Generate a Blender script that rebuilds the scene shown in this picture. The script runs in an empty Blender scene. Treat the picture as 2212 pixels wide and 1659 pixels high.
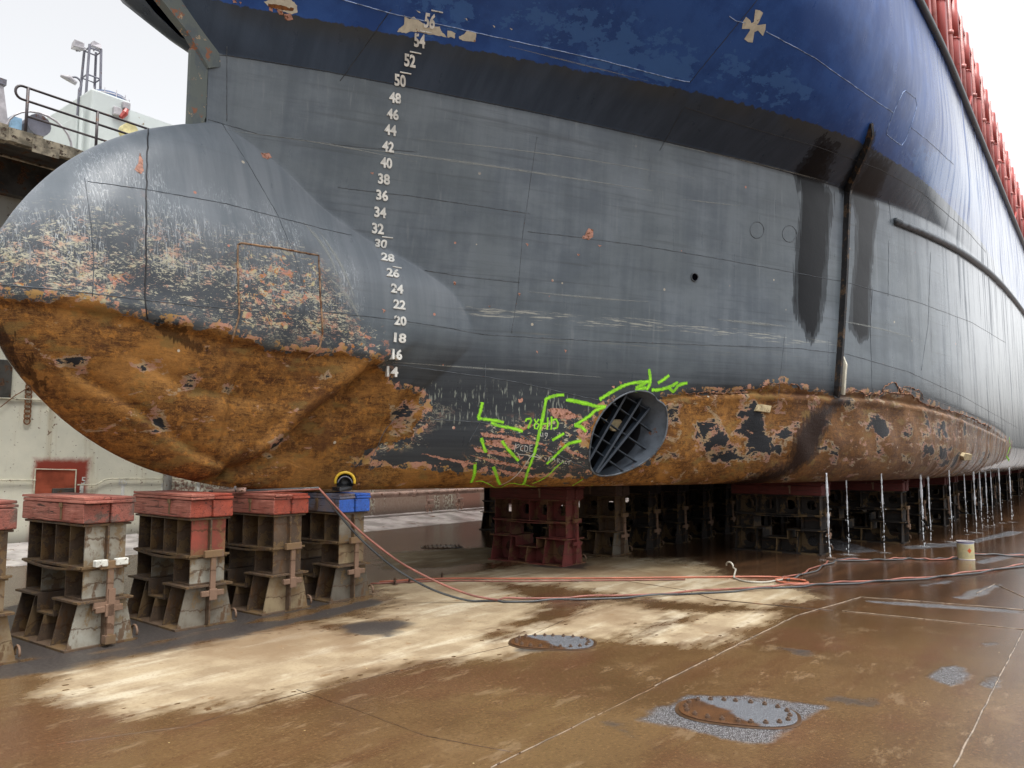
import bpy, bmesh, math, random
import numpy as np
from mathutils import Vector, Matrix
from mathutils.bvhtree import BVHTree
random.seed(7); RNG = np.random.RandomState(5)
SC = bpy.context.scene
COL = SC.collection
# ------------------------------------------------------------------ viewpoint
EYE = 1.65
FPX, CXP, CYP = 1662.0, 1106.0, 829.5          # photograph measured on a 2212 x 1659 frame
PIT = math.atan((990 - CYP) / FPX)
AZ = math.atan((2400 - CXP) / FPX * math.cos(PIT))
_Fh = np.array([math.cos(AZ), math.sin(AZ), 0.]); _R = np.array([math.sin(AZ), -math.cos(AZ), 0.]); _Z = np.array([0, 0, 1.])
_F = _Fh * math.cos(PIT) + _Z * math.sin(PIT); _U = _Z * math.cos(PIT) - _Fh * math.sin(PIT)
def ray(x, y): return _R * ((x - CXP) / FPX) - _U * ((y - CYP) / FPX) + _F
EYEV = np.array([0, 0, EYE])
def at_z(x, y, z=0.0):
    d = ray(x, y); return EYEV + d * ((z - EYE) / d[2])
def at_y(x, y, Y):
    d = ray(x, y); return EYEV + d * (Y / d[1])
cam = bpy.data.cameras.new('camera'); camo = bpy.data.objects.new('camera', cam); COL.objects.link(camo)
cam.sensor_fit = 'HORIZONTAL'; cam.sensor_width = 36; cam.lens = FPX / 2212 * 36; cam.clip_start = .05; cam.clip_end = 2000
m = Matrix(((_R[0], _U[0], -_F[0], 0), (_R[1], _U[1], -_F[1], 0), (_R[2], _U[2], -_F[2], EYE), (0, 0, 0, 1)))
camo.matrix_world = m; SC.camera = camo
# ------------------------------------------------------------------ objects
def tag(o, label=None, cat=None, group=None, kind=None):
    if label: o['label'] = label
    if cat: o['category'] = cat
    if group: o['group'] = group
    if kind: o['kind'] = kind
    return o
def empty(name, loc=(0, 0, 0), rz=0, parent=None):
    o = bpy.data.objects.new(name, None); COL.objects.link(o); o.location = loc; o.rotation_euler = (0, 0, rz)
    o.empty_display_size = .2
    if parent: o.parent = parent
    return o
def link_mesh(name, me, mats, parent=None):
    o = bpy.data.objects.new(name, me); COL.objects.link(o)
    for mm in (mats if isinstance(mats, (list, tuple)) else [mats]): me.materials.append(mm)
    if parent: o.parent = parent
    return o
def copy_tree(o, parent=None):
    c = o.copy(); COL.objects.link(c); c.parent = parent
    for ch in list(o.children): copy_tree(ch, c)
    return c
class MB:
    def __init__(s): s.v = []; s.f = []; s.mi = []; s.uv = []
    def add(s, vs, fs, mi=0, uvs=None):
        n = len(s.v); s.v += [tuple(map(float, v)) for v in vs]
        s.uv += uvs if uvs else [(0, 0)] * len(vs)
        for f in fs: s.f.append(tuple(i + n for i in f)); s.mi.append(mi)
    def box(s, a, b, mi=0, jit=0):
        x0, y0, z0 = a; x1, y1, z1 = b
        vs = [(x0, y0, z0), (x1, y0, z0), (x1, y1, z0), (x0, y1, z0), (x0, y0, z1), (x1, y0, z1), (x1, y1, z1), (x0, y1, z1)]
        if jit: vs = [tuple(c + random.uniform(-jit, jit) for c in v) for v in vs]
        s.add(vs, [(3, 2, 1, 0), (4, 5, 6, 7), (0, 1, 5, 4), (1, 2, 6, 5), (2, 3, 7, 6), (3, 0, 4, 7)], mi)
    def prism(s, poly, y0, y1, mi=0, axis='y'):
        # polygon given in the plane across the axis, extruded along it
        n = len(poly)
        def P(u, w, t): return (u, t, w) if axis == 'y' else ((t, u, w) if axis == 'x' else (u, w, t))
        vs = [P(u, w, y0) for u, w in poly] + [P(u, w, y1) for u, w in poly]
        s.add(vs, [tuple(range(n)), tuple(range(2 * n - 1, n - 1, -1))] + [(i, i + n, (i + 1) % n + n, (i + 1) % n) for i in range(n)], mi)
    def tube(s, pts, r, n=8, mi=0, caps=True):
        pts = [Vector(p) for p in pts]; rs = r if isinstance(r, (list, tuple)) else [r] * len(pts)
        rings = []; prev = None
        for i, p in enumerate(pts):
            t = (pts[min(i + 1, len(pts) - 1)] - pts[max(i - 1, 0)])
            if t.length < 1e-9: t = Vector((0, 0, 1))
            t.normalize()
            if prev is None:
                u = t.cross(Vector((0, 0, 1)) if abs(t.z) < .9 else Vector((1, 0, 0))).normalized()
            else:
                u = (prev - t * prev.dot(t)); u = u.normalized() if u.length > 1e-6 else t.orthogonal().normalized()
            prev = u; w = t.cross(u)
            rings.append([p + (u * math.cos(k * 2 * math.pi / n) + w * math.sin(k * 2 * math.pi / n)) * rs[i] for k in range(n)])
        vs = [v for r_ in rings for v in r_]; fs = []
        for i in range(len(rings) - 1):
            for k in range(n):
                a = i * n + k; b = i * n + (k + 1) % n; fs.append((a, b, b + n, a + n))
        if caps: fs += [tuple(range(n - 1, -1, -1)), tuple(range((len(rings) - 1) * n, len(rings) * n))]
        s.add(vs, fs, mi)
    def ring_plate(s, cx, cz, hw, hh, r, y0, y1, n=16, mi=0, axis='x'):
        # rectangular plate with a round hole; plate lies across `axis`
        def P(u, w, t): return (t, u, w) if axis == 'x' else (u, t, w)
        o = []; i_ = []
        for k in range(n):
            a = 2 * math.pi * (k + .5) / n; ca, sa = math.cos(a), math.sin(a); q = min(hw / max(abs(ca), 1e-6), hh / max(abs(sa), 1e-6))
            o.append((cx + ca * q, cz + sa * q)); i_.append((cx + ca * r, cz + sa * r))
        vs = [P(*p, y0) for p in o] + [P(*p, y0) for p in i_] + [P(*p, y1) for p in o] + [P(*p, y1) for p in i_]; fs = []
        for k in range(n):
            j = (k + 1) % n
            fs += [(k, j, n + j, n + k), (2 * n + k, 3 * n + k, 3 * n + j, 2 * n + j), (n + k, n + j, 3 * n + j, 3 * n + k)]
        s.add(vs, fs, mi)
    def build(s, name, mats, parent=None, smooth=False, bevel=0, recalc=True):
        me = bpy.data.meshes.new(name); me.from_pydata(s.v, [], s.f)
        me.polygons.foreach_set('material_index', s.mi)
        uv = me.uv_layers.new(name='uv'); vi = np.empty(len(me.loops), int); me.loops.foreach_get('vertex_index', vi)
        uv.data.foreach_set('uv', np.array(s.uv, float)[vi].ravel())
        if recalc:
            bm = bmesh.new(); bm.from_mesh(me); bmesh.ops.recalc_face_normals(bm, faces=bm.faces); bm.to_mesh(me); bm.free()
        if smooth: me.polygons.foreach_set('use_smooth', [True] * len(me.polygons))
        o = link_mesh(name, me, mats, parent)
        if bevel:
            b = o.modifiers.new('bevel', 'BEVEL'); b.width = bevel; b.segments = 2; b.limit_method = 'ANGLE'
        return o
# ------------------------------------------------------------------ material graph helper
class G:
    def __init__(s, name):
        s.m = bpy.data.materials.new(name); s.m.use_nodes = True; s.nt = s.m.node_tree; s.nt.nodes.clear()
        s.out = s.nt.nodes.new('ShaderNodeOutputMaterial'); s._c = None
    def nd(s, t, **kw):
        n = s.nt.nodes.new(t)
        for k, v in kw.items(): setattr(n, k, v)
        return n
    def put(s, sock, v):
        if isinstance(v, (int, float)): sock.default_value = v
        elif isinstance(v, (tuple, list)):
            sock.default_value = tuple(v) + ((1,) if len(sock.default_value) == 4 and len(v) == 3 else ())
        else: s.nt.links.new(v, sock)
    def co(s):
        if s._c is None: s._c = s.nd('ShaderNodeTexCoord').outputs['Object']
        return s._c
    def uvc(s): return s.nd('ShaderNodeTexCoord').outputs['UV']
    def sep(s, v=None):
        n = s.nd('ShaderNodeSeparateXYZ'); s.put(n.inputs[0], v or s.co()); return n.outputs
    def mp(s, scale=(1, 1, 1), v=None, loc=(0, 0, 0), rot=(0, 0, 0)):
        n = s.nd('ShaderNodeMapping'); s.put(n.inputs[0], v or s.co()); n.inputs['Scale'].default_value = scale
        n.inputs['Location'].default_value = loc; n.inputs['Rotation'].default_value = rot; return n.outputs[0]
    def noise(s, scale, v=None, d=4, r=.55, dist=0, col=False):
        n = s.nd('ShaderNodeTexNoise'); s.put(n.inputs['Vector'], v or s.co()); n.inputs['Scale'].default_value = scale
        n.inputs['Detail'].default_value = d; n.inputs['Roughness'].default_value = r; n.inputs['Distortion'].default_value = dist
        return n.outputs[1 if col else 0]
    def vor(s, scale, v=None, out='Distance', feature='F1', rnd=1):
        n = s.nd('ShaderNodeTexVoronoi', feature=feature); s.put(n.inputs['Vector'], v or s.co()); n.inputs['Scale'].default_value = scale
        n.inputs['Randomness'].default_value = rnd; return n.outputs[out]
    def ma(s, op, a, b=0.0, c=0.0, clamp=False):
        n = s.nd('ShaderNodeMath', operation=op, use_clamp=clamp); s.put(n.inputs[0], a); s.put(n.inputs[1], b); s.put(n.inputs[2], c); return n.outputs[0]
    def mul(s, *a):
        r = a[0]
        for b in a[1:]: r = s.ma('MULTIPLY', r, b)
        return r
    def add(s, *a):
        r = a[0]
        for b in a[1:]: r = s.ma('ADD', r, b)
        return r
    def ss(s, x, lo, hi, a=0., b=1.):
        n = s.nd('ShaderNodeMapRange', interpolation_type='SMOOTHSTEP'); s.put(n.inputs[0], x)
        n.inputs[1].default_value = lo; n.inputs[2].default_value = hi; n.inputs[3].default_value = a; n.inputs[4].default_value = b
        if lo > hi:
            n.inputs[1].default_value = hi; n.inputs[2].default_value = lo; n.inputs[3].default_value = b; n.inputs[4].default_value = a
        return n.outputs[0]
    def mix(s, f, a, b, bt='MIX'):
        n = s.nd('ShaderNodeMix', data_type='RGBA', blend_type=bt); s.put(n.inputs[0], f); s.put(n.inputs[6], a); s.put(n.inputs[7], b); return n.outputs[2]
    def lerp(s, f, a, b):
        n = s.nd('ShaderNodeMix', data_type='FLOAT'); s.put(n.inputs[0], f); s.put(n.inputs[2], a); s.put(n.inputs[3], b); return n.outputs[0]
    def attr(s, name): return s.nd('ShaderNodeAttribute', attribute_name=name).outputs['Fac']
    def bump(s, h, st=.3, dist=.02, nrm=None):
        n = s.nd('ShaderNodeBump'); n.inputs['Strength'].default_value = st; n.inputs['Distance'].default_value = dist; s.put(n.inputs['Height'], h)
        if nrm is not None: s.put(n.inputs['Normal'], nrm)
        return n.outputs[0]
    def fin(s, col, rough=.5, metal=0., nrm=None, alpha=None, spec=.5, trans=0., coat=0., ior=1.45, emis=None):
        p = s.nd('ShaderNodeBsdfPrincipled'); s.put(p.inputs['Base Color'], col); s.put(p.inputs['Roughness'], rough); s.put(p.inputs['Metallic'], metal)
        s.put(p.inputs['Specular IOR Level'], spec); p.inputs['IOR'].default_value = ior
        if trans: p.inputs['Transmission Weight'].default_value = trans
        if coat: s.put(p.inputs['Coat Weight'], coat); p.inputs['Coat Roughness'].default_value = .12
        if nrm is not None: s.put(p.inputs['Normal'], nrm)
        sh = p.outputs[0]
        if alpha is not None:
            t = s.nd('ShaderNodeBsdfTransparent'); x = s.nd('ShaderNodeMixShader'); s.put(x.inputs[0], alpha)
            s.nt.links.new(t.outputs[0], x.inputs[1]); s.nt.links.new(sh, x.inputs[2]); sh = x.outputs[0]
        s.nt.links.new(sh, s.out.inputs[0]); return s.m
# ------------------------------------------------------------------ hull form
YC, Z0, ZK, ZD = 7.75, 1.25, 6.2, 9.6
def pchip(x, y):
    x = np.array(x, float); y = np.array(y, float); h = np.diff(x); d = np.diff(y) / h
    mm = np.zeros_like(x)
    for i in range(1, len(x) - 1):
        if d[i - 1] * d[i] > 0:
            w1 = 2 * h[i] + h[i - 1]; w2 = h[i] + 2 * h[i - 1]; mm[i] = (w1 + w2) / (w1 / d[i - 1] + w2 / d[i])
    mm[0] = d[0]; mm[-1] = d[-1]
    def f(q):
        q = np.clip(q, x[0], x[-1]); k = np.clip(np.searchsorted(x, q) - 1, 0, len(x) - 2)
        t = (q - x[k]) / h[k]; t2 = t * t; t3 = t2 * t
        return (2 * t3 - 3 * t2 + 1) * y[k] + (t3 - 2 * t2 + t) * h[k] * mm[k] + (-2 * t3 + 3 * t2) * y[k + 1] + (t3 - t2) * h[k] * mm[k + 1]
    return f
Kx = pchip([4.42, 4.58, 4.91, 5.52, 6.4, 7.99, 9.87, 11.36, 13.6, 16, 18.2, 22, 30, 70], [.02, .08, .27, .66, 1.15, 2.01, 2.93, 3.6, 4.46, 5.17, 5.48, 5.67, 5.75, 5.75])
LEAN = pchip([4.4, 5, 6.4, 8, 11, 14, 20, 70], [.10, .13, .18, .10, .06, .02, 0, 0])
T67 = pchip([0, .4, .7, 1.27, 2.26, 3.74, 5.47, 6.49, 7.79, 9.05, 12.6, 18, 70], [.02, .12, .24, .6, 1.23, 2.13, 3.22, 3.80, 4.40, 4.84, 5.42, 5.66, 5.75])
T77 = pchip([0, .5, 1, 1.6, 2.4, 3.4, 4.9, 6.4, 7.6, 9.4, 11.4, 15.4, 70], [.02, .3, .7, 1.15, 1.7, 2.35, 3.4, 4.3, 4.85, 5.25, 5.5, 5.65, 5.7])
T96 = pchip([0, .7, 1.7, 2.7, 4.2, 5.7, 7.2, 9.2, 11.2, 13.2, 17, 70], [.02, .6, 1.4, 2.1, 3.1, 4.0, 4.65, 5.2, 5.42, 5.52, 5.6, 5.6])
XST = pchip([6.2, 6.7, 7.7, 9.6], [4.42, 3.75, 2.6, .8])
# fore end of the bulb seen from the side
_bz = [1.25, 1.28, 1.32, 1.40, 1.56, 1.87, 2.23, 2.57, 2.9, 3.2, 3.45, 3.78, 4.13, 4.55, 5.02, 5.22, 5.36, 5.42]
_bx = [5.55, 5.25, 4.95, 4.48, 3.90, 3.31, 2.89, 2.61, 2.46, 2.40, 2.42, 2.55, 2.75, 3.09, 3.69, 4.08, 4.36, 4.42]
XBU = pchip(_bz, _bx)
SB = pchip([1.25, 1.3, 1.5, 2.0, 2.7, 2.9, 3.1, 3.3, 3.7, 4.0, 4.3, 4.6, 4.93, 5.23, 5.42], [.2, .26, .38, .62, .86, .93, .98, 1, 1, .94, .80, .68, .56, .32, .08])
def xtip(z): return np.where(z < 5.42, XBU(z), np.where(z < ZK, 4.42, XST(z)))
def b_bulb(X, z):
    d = np.maximum(X - XBU(z), 0)
    nose = np.sqrt(np.clip(1 - (1 - np.minimum(d / .62, 1)) ** 2, 0, 1))
    f = .55 * (.45 * nose + .55 * (1 - np.exp(-d / .4))) + .0315 * np.minimum(d, 5.6) ** 2
    return np.where(z < 5.42, f * SB(z), 0)
def b_main(X, z):
    lo = np.maximum(Kx(X) - LEAN(X) * np.maximum(ZK - z, 0), 0.022) * (X >= 4.4)
    h = .75; w = np.minimum(.6, .5 * lo); q = np.clip(1 - (z - Z0) / h, 0, 1)
    lo = lo - w * (1 - np.sqrt(np.maximum(1 - q * q, 0)))
    d = np.maximum(X - XST(np.maximum(z, ZK)), 0)
    v0 = Kx(4.42 + d); v1 = T67(d); v2 = T77(d); v3 = T96(d)
    t = np.clip(z - ZK, 0, 3.4)
    # cubic through the four levels, so the flare has no knuckles of its own above the boot top
    s0 = (v1 - v0) / .5; s1 = (v2 - v1); s2 = (v3 - v2) / 1.9; m1 = .67 * s0 + .33 * s1; m2 = .6 * s1 + .4 * s2
    def H(a_, b_, ma_, mb_, h_, q): return (2 * q ** 3 - 3 * q ** 2 + 1) * a_ + (q ** 3 - 2 * q ** 2 + q) * h_ * ma_ + (-2 * q ** 3 + 3 * q ** 2) * b_ + (q ** 3 - q ** 2) * h_ * mb_
    a = np.where(t < .5, H(v0, v1, s0, m1, .5, t / .5), np.where(t < 1.5, H(v1, v2, m1, m2, 1., t - .5), H(v2, v3, m2, .8 * s2, 1.9, np.clip((t - 1.5) / 1.9, 0, 1))))
    return np.where(z > ZK, a, lo)
def b_all(X, z):
    a = b_main(X, z); b = b_bulb(X, z); mx = np.maximum(a, b)
    k = .28 * np.clip((2.62 - z) / .45, 0, 1) + 1e-6
    hh = np.maximum(k - np.abs(a - b), 0) / k
    sm = mx + hh ** 2 * k * .25
    return np.where((z < 2.62) & (a > .02), sm, mx)
def spacing(segs):
    o = [0.0]
    for upto, st0, st1 in segs:
        a = o[-1]
        while o[-1] < upto - 1e-6:
            f = (o[-1] - a) / (upto - a); o.append(min(upto, o[-1] + st0 + (st1 - st0) * f))
    return np.array(o)
def hull_grid(fine=1.0):
    s = spacing([(.12, .004 * fine, .02 * fine), (5.6, .022 * fine, .022 * fine), (9, .03 * fine, .05 * fine), (17, .05 * fine, .08 * fine), (58, .1 * fine, 1.5 * fine)])
    z = np.concatenate([[1.25, 1.255, 1.262, 1.27, 1.28, 1.295, 1.31, 1.325, 1.345, 1.365, 1.385], np.arange(1.405, 5.1, .022 * fine), np.arange(5.1, 5.44, .014 * fine),
                        np.arange(5.45, 6.17, .03 * fine), [6.2], np.arange(6.24, 7.8, .035 * fine), np.arange(7.85, 9.55, .07 * fine), [9.6]])
    Zg, S = np.meshgrid(z, s, indexing='ij'); X = np.minimum(xtip(Zg) + S, 62)
    return X, Zg
def grid_faces(nr, nc, off=0, flip=False):
    i, j = np.meshgrid(np.arange(nr - 1), np.arange(nc - 1), indexing='ij'); a = (i * nc + j).ravel() + off
    q = np.stack([a, a + 1, a + nc + 1, a + nc], 1)
    return q[:, ::-1] if flip else q
HX, HZ = hull_grid(); HB = b_all(HX, HZ)
nr, nc = HX.shape
def hull_bvh(B):
    v = np.stack([HX, YC - B, HZ], -1).reshape(-1, 3); return BVHTree.FromPolygons(v.tolist(), grid_faces(nr, nc).tolist())
BV = hull_bvh(HB)
def cast(x, y, bv=None):
    d = Vector(ray(x, y)); h = (bv or BV).ray_cast(Vector(EYEV), d.normalized())
    return (h[0], h[1]) if h[0] is not None else None
def cxz(x, y):
    c = cast(x, y)
    if c is None:
        if y > 980: p = at_z(x, y, 1.25); return (p[0], .8)
        p = at_y(x, y, 7.6); return (p[0] - .15, p[2])
    if y > 1052: return (c[0].x, .8)
    return (c[0].x, c[0].z)
def pxz(poly): return np.array([cxz(*p) for p in poly])
def seg_dist(P, a, b):
    ab = b - a; t = np.clip(((P - a) @ ab) / max(ab @ ab, 1e-12), 0, 1); return np.linalg.norm(P - (a + t[:, None] * ab), axis=1), t
def sdf(poly, P):
    d = np.full(len(P), 1e9); ins = np.zeros(len(P), bool); n = len(poly)
    for i in range(n):
        a, b = poly[i], poly[(i + 1) % n]; d = np.minimum(d, seg_dist(P, a, b)[0])
        c = ((a[1] > P[:, 1]) != (b[1] > P[:, 1])); xx = (b[0] - a[0]) * (P[:, 1] - a[1]) / ((b[1] - a[1]) if abs(b[1] - a[1]) > 1e-12 else 1e-12) + a[0]
        ins ^= c & (P[:, 0] < xx)
    return np.where(ins, d, -d)
# dents in the forefoot plating: (pixel polyline, half width, depth)
def dent(poly, w, depth, step=0.0):
    global HB
    L = pxz(poly); P = np.stack([HX.ravel(), HZ.ravel()], 1); dm = np.full(len(P), 9.); sg = np.zeros(len(P))
    for a, b in zip(L[:-1], L[1:]):
        d, t = seg_dist(P, a, b); ab = b - a; side = (ab[0] * (P[:, 1] - a[1]) - ab[1] * (P[:, 0] - a[0])) / np.linalg.norm(ab)
        k = d < dm; wt_ = 1; dm = np.where(k, d, dm); sg = np.where(k, side, sg)
    f = np.exp(-(dm / w) ** 2) * depth
    if step: f = f + step * np.exp(-(dm / (3 * w)) ** 2) * np.tanh(sg / (.4 * w))
    HB = np.maximum(HB - (f.reshape(HB.shape)), .0)
for args in [([(812, 796), (770, 822), (720, 862), (660, 905), (620, 950), (560, 990), (500, 1014)], .10, .085, .12),
             ([(890, 868), (868, 895), (845, 940), (800, 985)], .09, .045, .03), ([(880, 845), (860, 880), (835, 920)], .05, .03, .02), ([(790, 800), (760, 850), (735, 885)], .07, .05, .03), ([(517, 815), (490, 900), (465, 1000)], .05, .018, .025), ([(330, 800), (420, 850), (560, 870)], .09, .03, .02), ([(690, 930), (640, 980), (560, 1010)], .06, .03, -.03),
             ([(600, 920), (560, 960), (520, 1005)], .09, .03, -.045), ([(155, 800), (290, 880), (420, 975), (500, 1012)], .06, .045, .02),
             ([(0, 655), (120, 660), (250, 680), (400, 712), (600, 760), (760, 770)], .07, .02, -.035), 
             ([(1420, 870), (1500, 856), (1640, 850), (1800, 858), (1900, 862), (2000, 880), (2100, 915), (2170, 950)], .045, .03, .035),
             ([(840, 905), (815, 960)], .06, .02, 0)]:
    dent(*args)
for k in range(46):                                       # shallow hungry-horse dishing between frames all over the lower plating
    cxp, czp = RNG.uniform(3, 16), RNG.uniform(1.5, 5.5); HB -= RNG.uniform(-.006, .01) * np.exp(-(((HX - cxp) / .32) ** 2 + ((HZ - czp) / .3) ** 2)) * (HB > .2)
for k in range(60):                                       # crushed forefoot: tighter knocks below the waterline scars
    cxp, czp = RNG.uniform(2.8, 7.0), RNG.uniform(1.4, 2.9); HB -= RNG.uniform(-.012, .03) * np.exp(-(((HX - cxp) / RNG.uniform(.1, .3)) ** 2 + ((HZ - czp) / RNG.uniform(.1, .25)) ** 2)) * (HB > .25)
rb = np.clip((HX - 10.2) / .5, 0, 1) * np.clip((17 - HX) / 2, 0, 1) * np.clip((HZ - 1.35) / .3, 0, 1) * np.clip((2.75 - HZ) / .25, 0, 1)
HB -= rb * (.022 * (1 + np.cos(2 * math.pi * (HX + .42 * HZ) / .72)) + .018 * np.sin(HX * 5.1 + 2) * np.sin(HZ * 9) + .02)
BV = hull_bvh(HB)
PXZ = np.stack([HX.ravel(), HZ.ravel()], 1)
def mask(polys, lim=1.5):
    out = np.full(len(PXZ), -lim)
    for poly in polys:
        L = pxz(poly); lo, hi = L.min(0) - lim, L.max(0) + lim
        k = np.where(((PXZ > lo) & (PXZ < hi)).all(1))[0]
        if len(k): out[k] = np.maximum(out[k], sdf(L, PXZ[k]))
    return np.clip(out, -lim, lim)
RUST = [[(-30, 636), (30, 648), (100, 652), (170, 640), (250, 668), (310, 690), (400, 702), (490, 715), (530, 735), (600, 755), (690, 770), (735, 762), (815, 778), (836, 800), (832, 832), (870, 838), (905, 852), (914, 882), (902, 920), (880, 950), (820, 965), (762, 985), (740, 1002), (830, 1010), (1000, 1020), (1090, 1030), (1190, 1036), (1270, 1030), (1335, 1018), (1400, 1004), (1440, 1000), (1420, 1080), (400, 1080), (300, 1060), (100, 930), (-40, 760)],
        [(1268, 950), (1282, 905), (1322, 866), (1345, 872), (1300, 922), (1282, 960)],
        [(1432, 858), (1470, 848), (1540, 850), (1600, 845), (1640, 838), (1690, 826), (1722, 836), (1780, 850), (1810, 856), (1830, 846), (1860, 850), (1900, 852), (1960, 846), (2000, 872), (2050, 886), (2100, 906), (2150, 930), (2187, 960), (2178, 990), (2120, 1012), (2200, 1025), (2000, 1090), (1400, 1080), (1400, 1005), (1425, 950)]]
SCRATCH = [[(-30, 470), (60, 430), (150, 385), (290, 335), (350, 420), (480, 465), (600, 480), (690, 520), (740, 590), (770, 680), (790, 760), (730, 770), (600, 750), (480, 715), (300, 690), (100, 660), (-30, 640)], [(900, 850), (990, 880), (880, 960), (800, 985), (850, 920)]]
FLAKE = [[(292, 330), (318, 328), (322, 480), (326, 640), (292, 640), (298, 470)], [(-30, 560), (120, 590), (300, 560), (300, 690), (100, 655), (-30, 640)], [(505, 530), (690, 560), (700, 760), (500, 705)], [(1280, 890), (1300, 1010), (1010, 1010), (1040, 915), (1180, 890)], [(820, 840), (920, 850), (910, 960), (800, 985)], [(700, 690), (800, 700), (840, 790), (700, 760)]]
WET = [[(1772, 295), (1812, 312), (1800, 420), (1790, 560), (1775, 700), (1752, 745), (1720, 690), (1712, 650), (1728, 420)], [(1885, 330), (1925, 352), (1900, 450), (1885, 560), (1880, 730), (1858, 745), (1834, 705), (1850, 480)],
       [(1812, 852), (1836, 856), (1790, 910), (1768, 980), (1740, 1048), (1680, 1056), (1700, 1000), (1716, 940), (1755, 885)], [(1880, 275), (1893, 290), (1870, 360), (1850, 440), (1828, 440), (1845, 350)],
       [(-30, 690), (0, 700), (60, 790), (100, 830), (95, 850), (60, 820), (0, 770), (-30, 760)], [(335, 695), (400, 705), (400, 720), (440, 755), (430, 762), (380, 735), (345, 712)]]
FROST = [[(905, 835), (1100, 822), (1220, 845), (1280, 880), (1180, 900), (1080, 925), (960, 920), (905, 880)]]
REPNT = [[(1130, 0), (1300, 60), (1480, 110), (1520, 170), (1420, 180), (1280, 130), (1100, 30)], [(880, 0), (1020, 0), (1000, 70), (930, 40)], [(2060, 330), (2130, 390), (2120, 470), (2000, 400), (1960, 330)], [(1560, 130), (1760, 190), (1700, 215), (1540, 165)]]
REM = [[(113, 752), (140, 748), (197, 768), (195, 785), (150, 792), (112, 790), (122, 770)], [(207, 728), (230, 730), (226, 741), (206, 738)], [(280, 728), (305, 727), (314, 734), (290, 737)], [(503, 782), (530, 774), (553, 784), (550, 793), (515, 790)], [(312, 925), (345, 912), (360, 916), (363, 932), (330, 938)], [(573, 975), (590, 945), (612, 934), (616, 950), (600, 972), (585, 982)], [(693, 818), (708, 806), (717, 812), (705, 826)], [(840, 880), (875, 868), (888, 900), (850, 915), (835, 900)], [(1590, 870), (1640, 862), (1660, 900), (1640, 935), (1590, 930)], [(1740, 905), (1790, 910), (1770, 950), (1735, 935)], [(1880, 905), (1935, 903), (1920, 945), (1870, 930)], [(1960, 905), (1985, 912), (1965, 950), (1945, 940)], [(2000, 905), (2060, 915), (2045, 950), (2005, 945)], [(2075, 912), (2090, 915), (2085, 945), (2070, 940)], [(2030, 985), (2140, 975), (2130, 1000), (2035, 1010)], [(2000, 1000), (2030, 990), (2030, 1005)], [(1480, 910), (1540, 905), (1530, 935), (1490, 930)], [(1560, 990), (1610, 985), (1600, 1000)], [(1800, 1000), (1830, 985), (1840, 1005)]]
PINK = [[(280, 790), (380, 775), (433, 800), (420, 838), (330, 842), (285, 815)], [(467, 830), (505, 812), (520, 830), (495, 862), (470, 858)], [(263, 882), (285, 880), (292, 905), (268, 900)], [(330, 880), (352, 862), (362, 900), (345, 945), (318, 950)], [(370, 930), (400, 925), (395, 970), (370, 960)], [(570, 990), (600, 950), (620, 925), (630, 940), (600, 990)], [(840, 870), (905, 862), (905, 910), (880, 945), (835, 940)], [(660, 800), (720, 790), (700, 830), (650, 840)], [(1500, 930), (1620, 915), (1700, 930), (1690, 985), (1560, 1000), (1500, 980)], [(1440, 880), (1480, 870), (1480, 920), (1445, 930)], [(1990, 955), (2060, 965), (2040, 990), (1990, 985)], [(100, 770), (190, 755), (210, 790), (130, 800)]]
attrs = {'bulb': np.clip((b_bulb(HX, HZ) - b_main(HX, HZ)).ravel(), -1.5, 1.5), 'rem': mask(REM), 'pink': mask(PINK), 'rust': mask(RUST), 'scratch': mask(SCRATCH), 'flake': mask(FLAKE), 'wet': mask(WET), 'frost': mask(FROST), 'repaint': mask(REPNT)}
# thruster tunnel: a round hole through the plating
TX, TZ, TA, TB, TT = 9.54, 2.0, .64, .50, math.radians(55)
def t_rel(x, z):
    dx, dz = x - TX, z - TZ; u = (dx * math.cos(TT) + dz * math.sin(TT)) / TA; v = (-dx * math.sin(TT) + dz * math.cos(TT)) / TB; return u, v
def t_pt(a, k=1.0):
    u, v = TA * k * math.cos(a), TB * k * math.sin(a); return TX + u * math.cos(TT) - v * math.sin(TT), TZ + u * math.sin(TT) + v * math.cos(TT)
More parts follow.
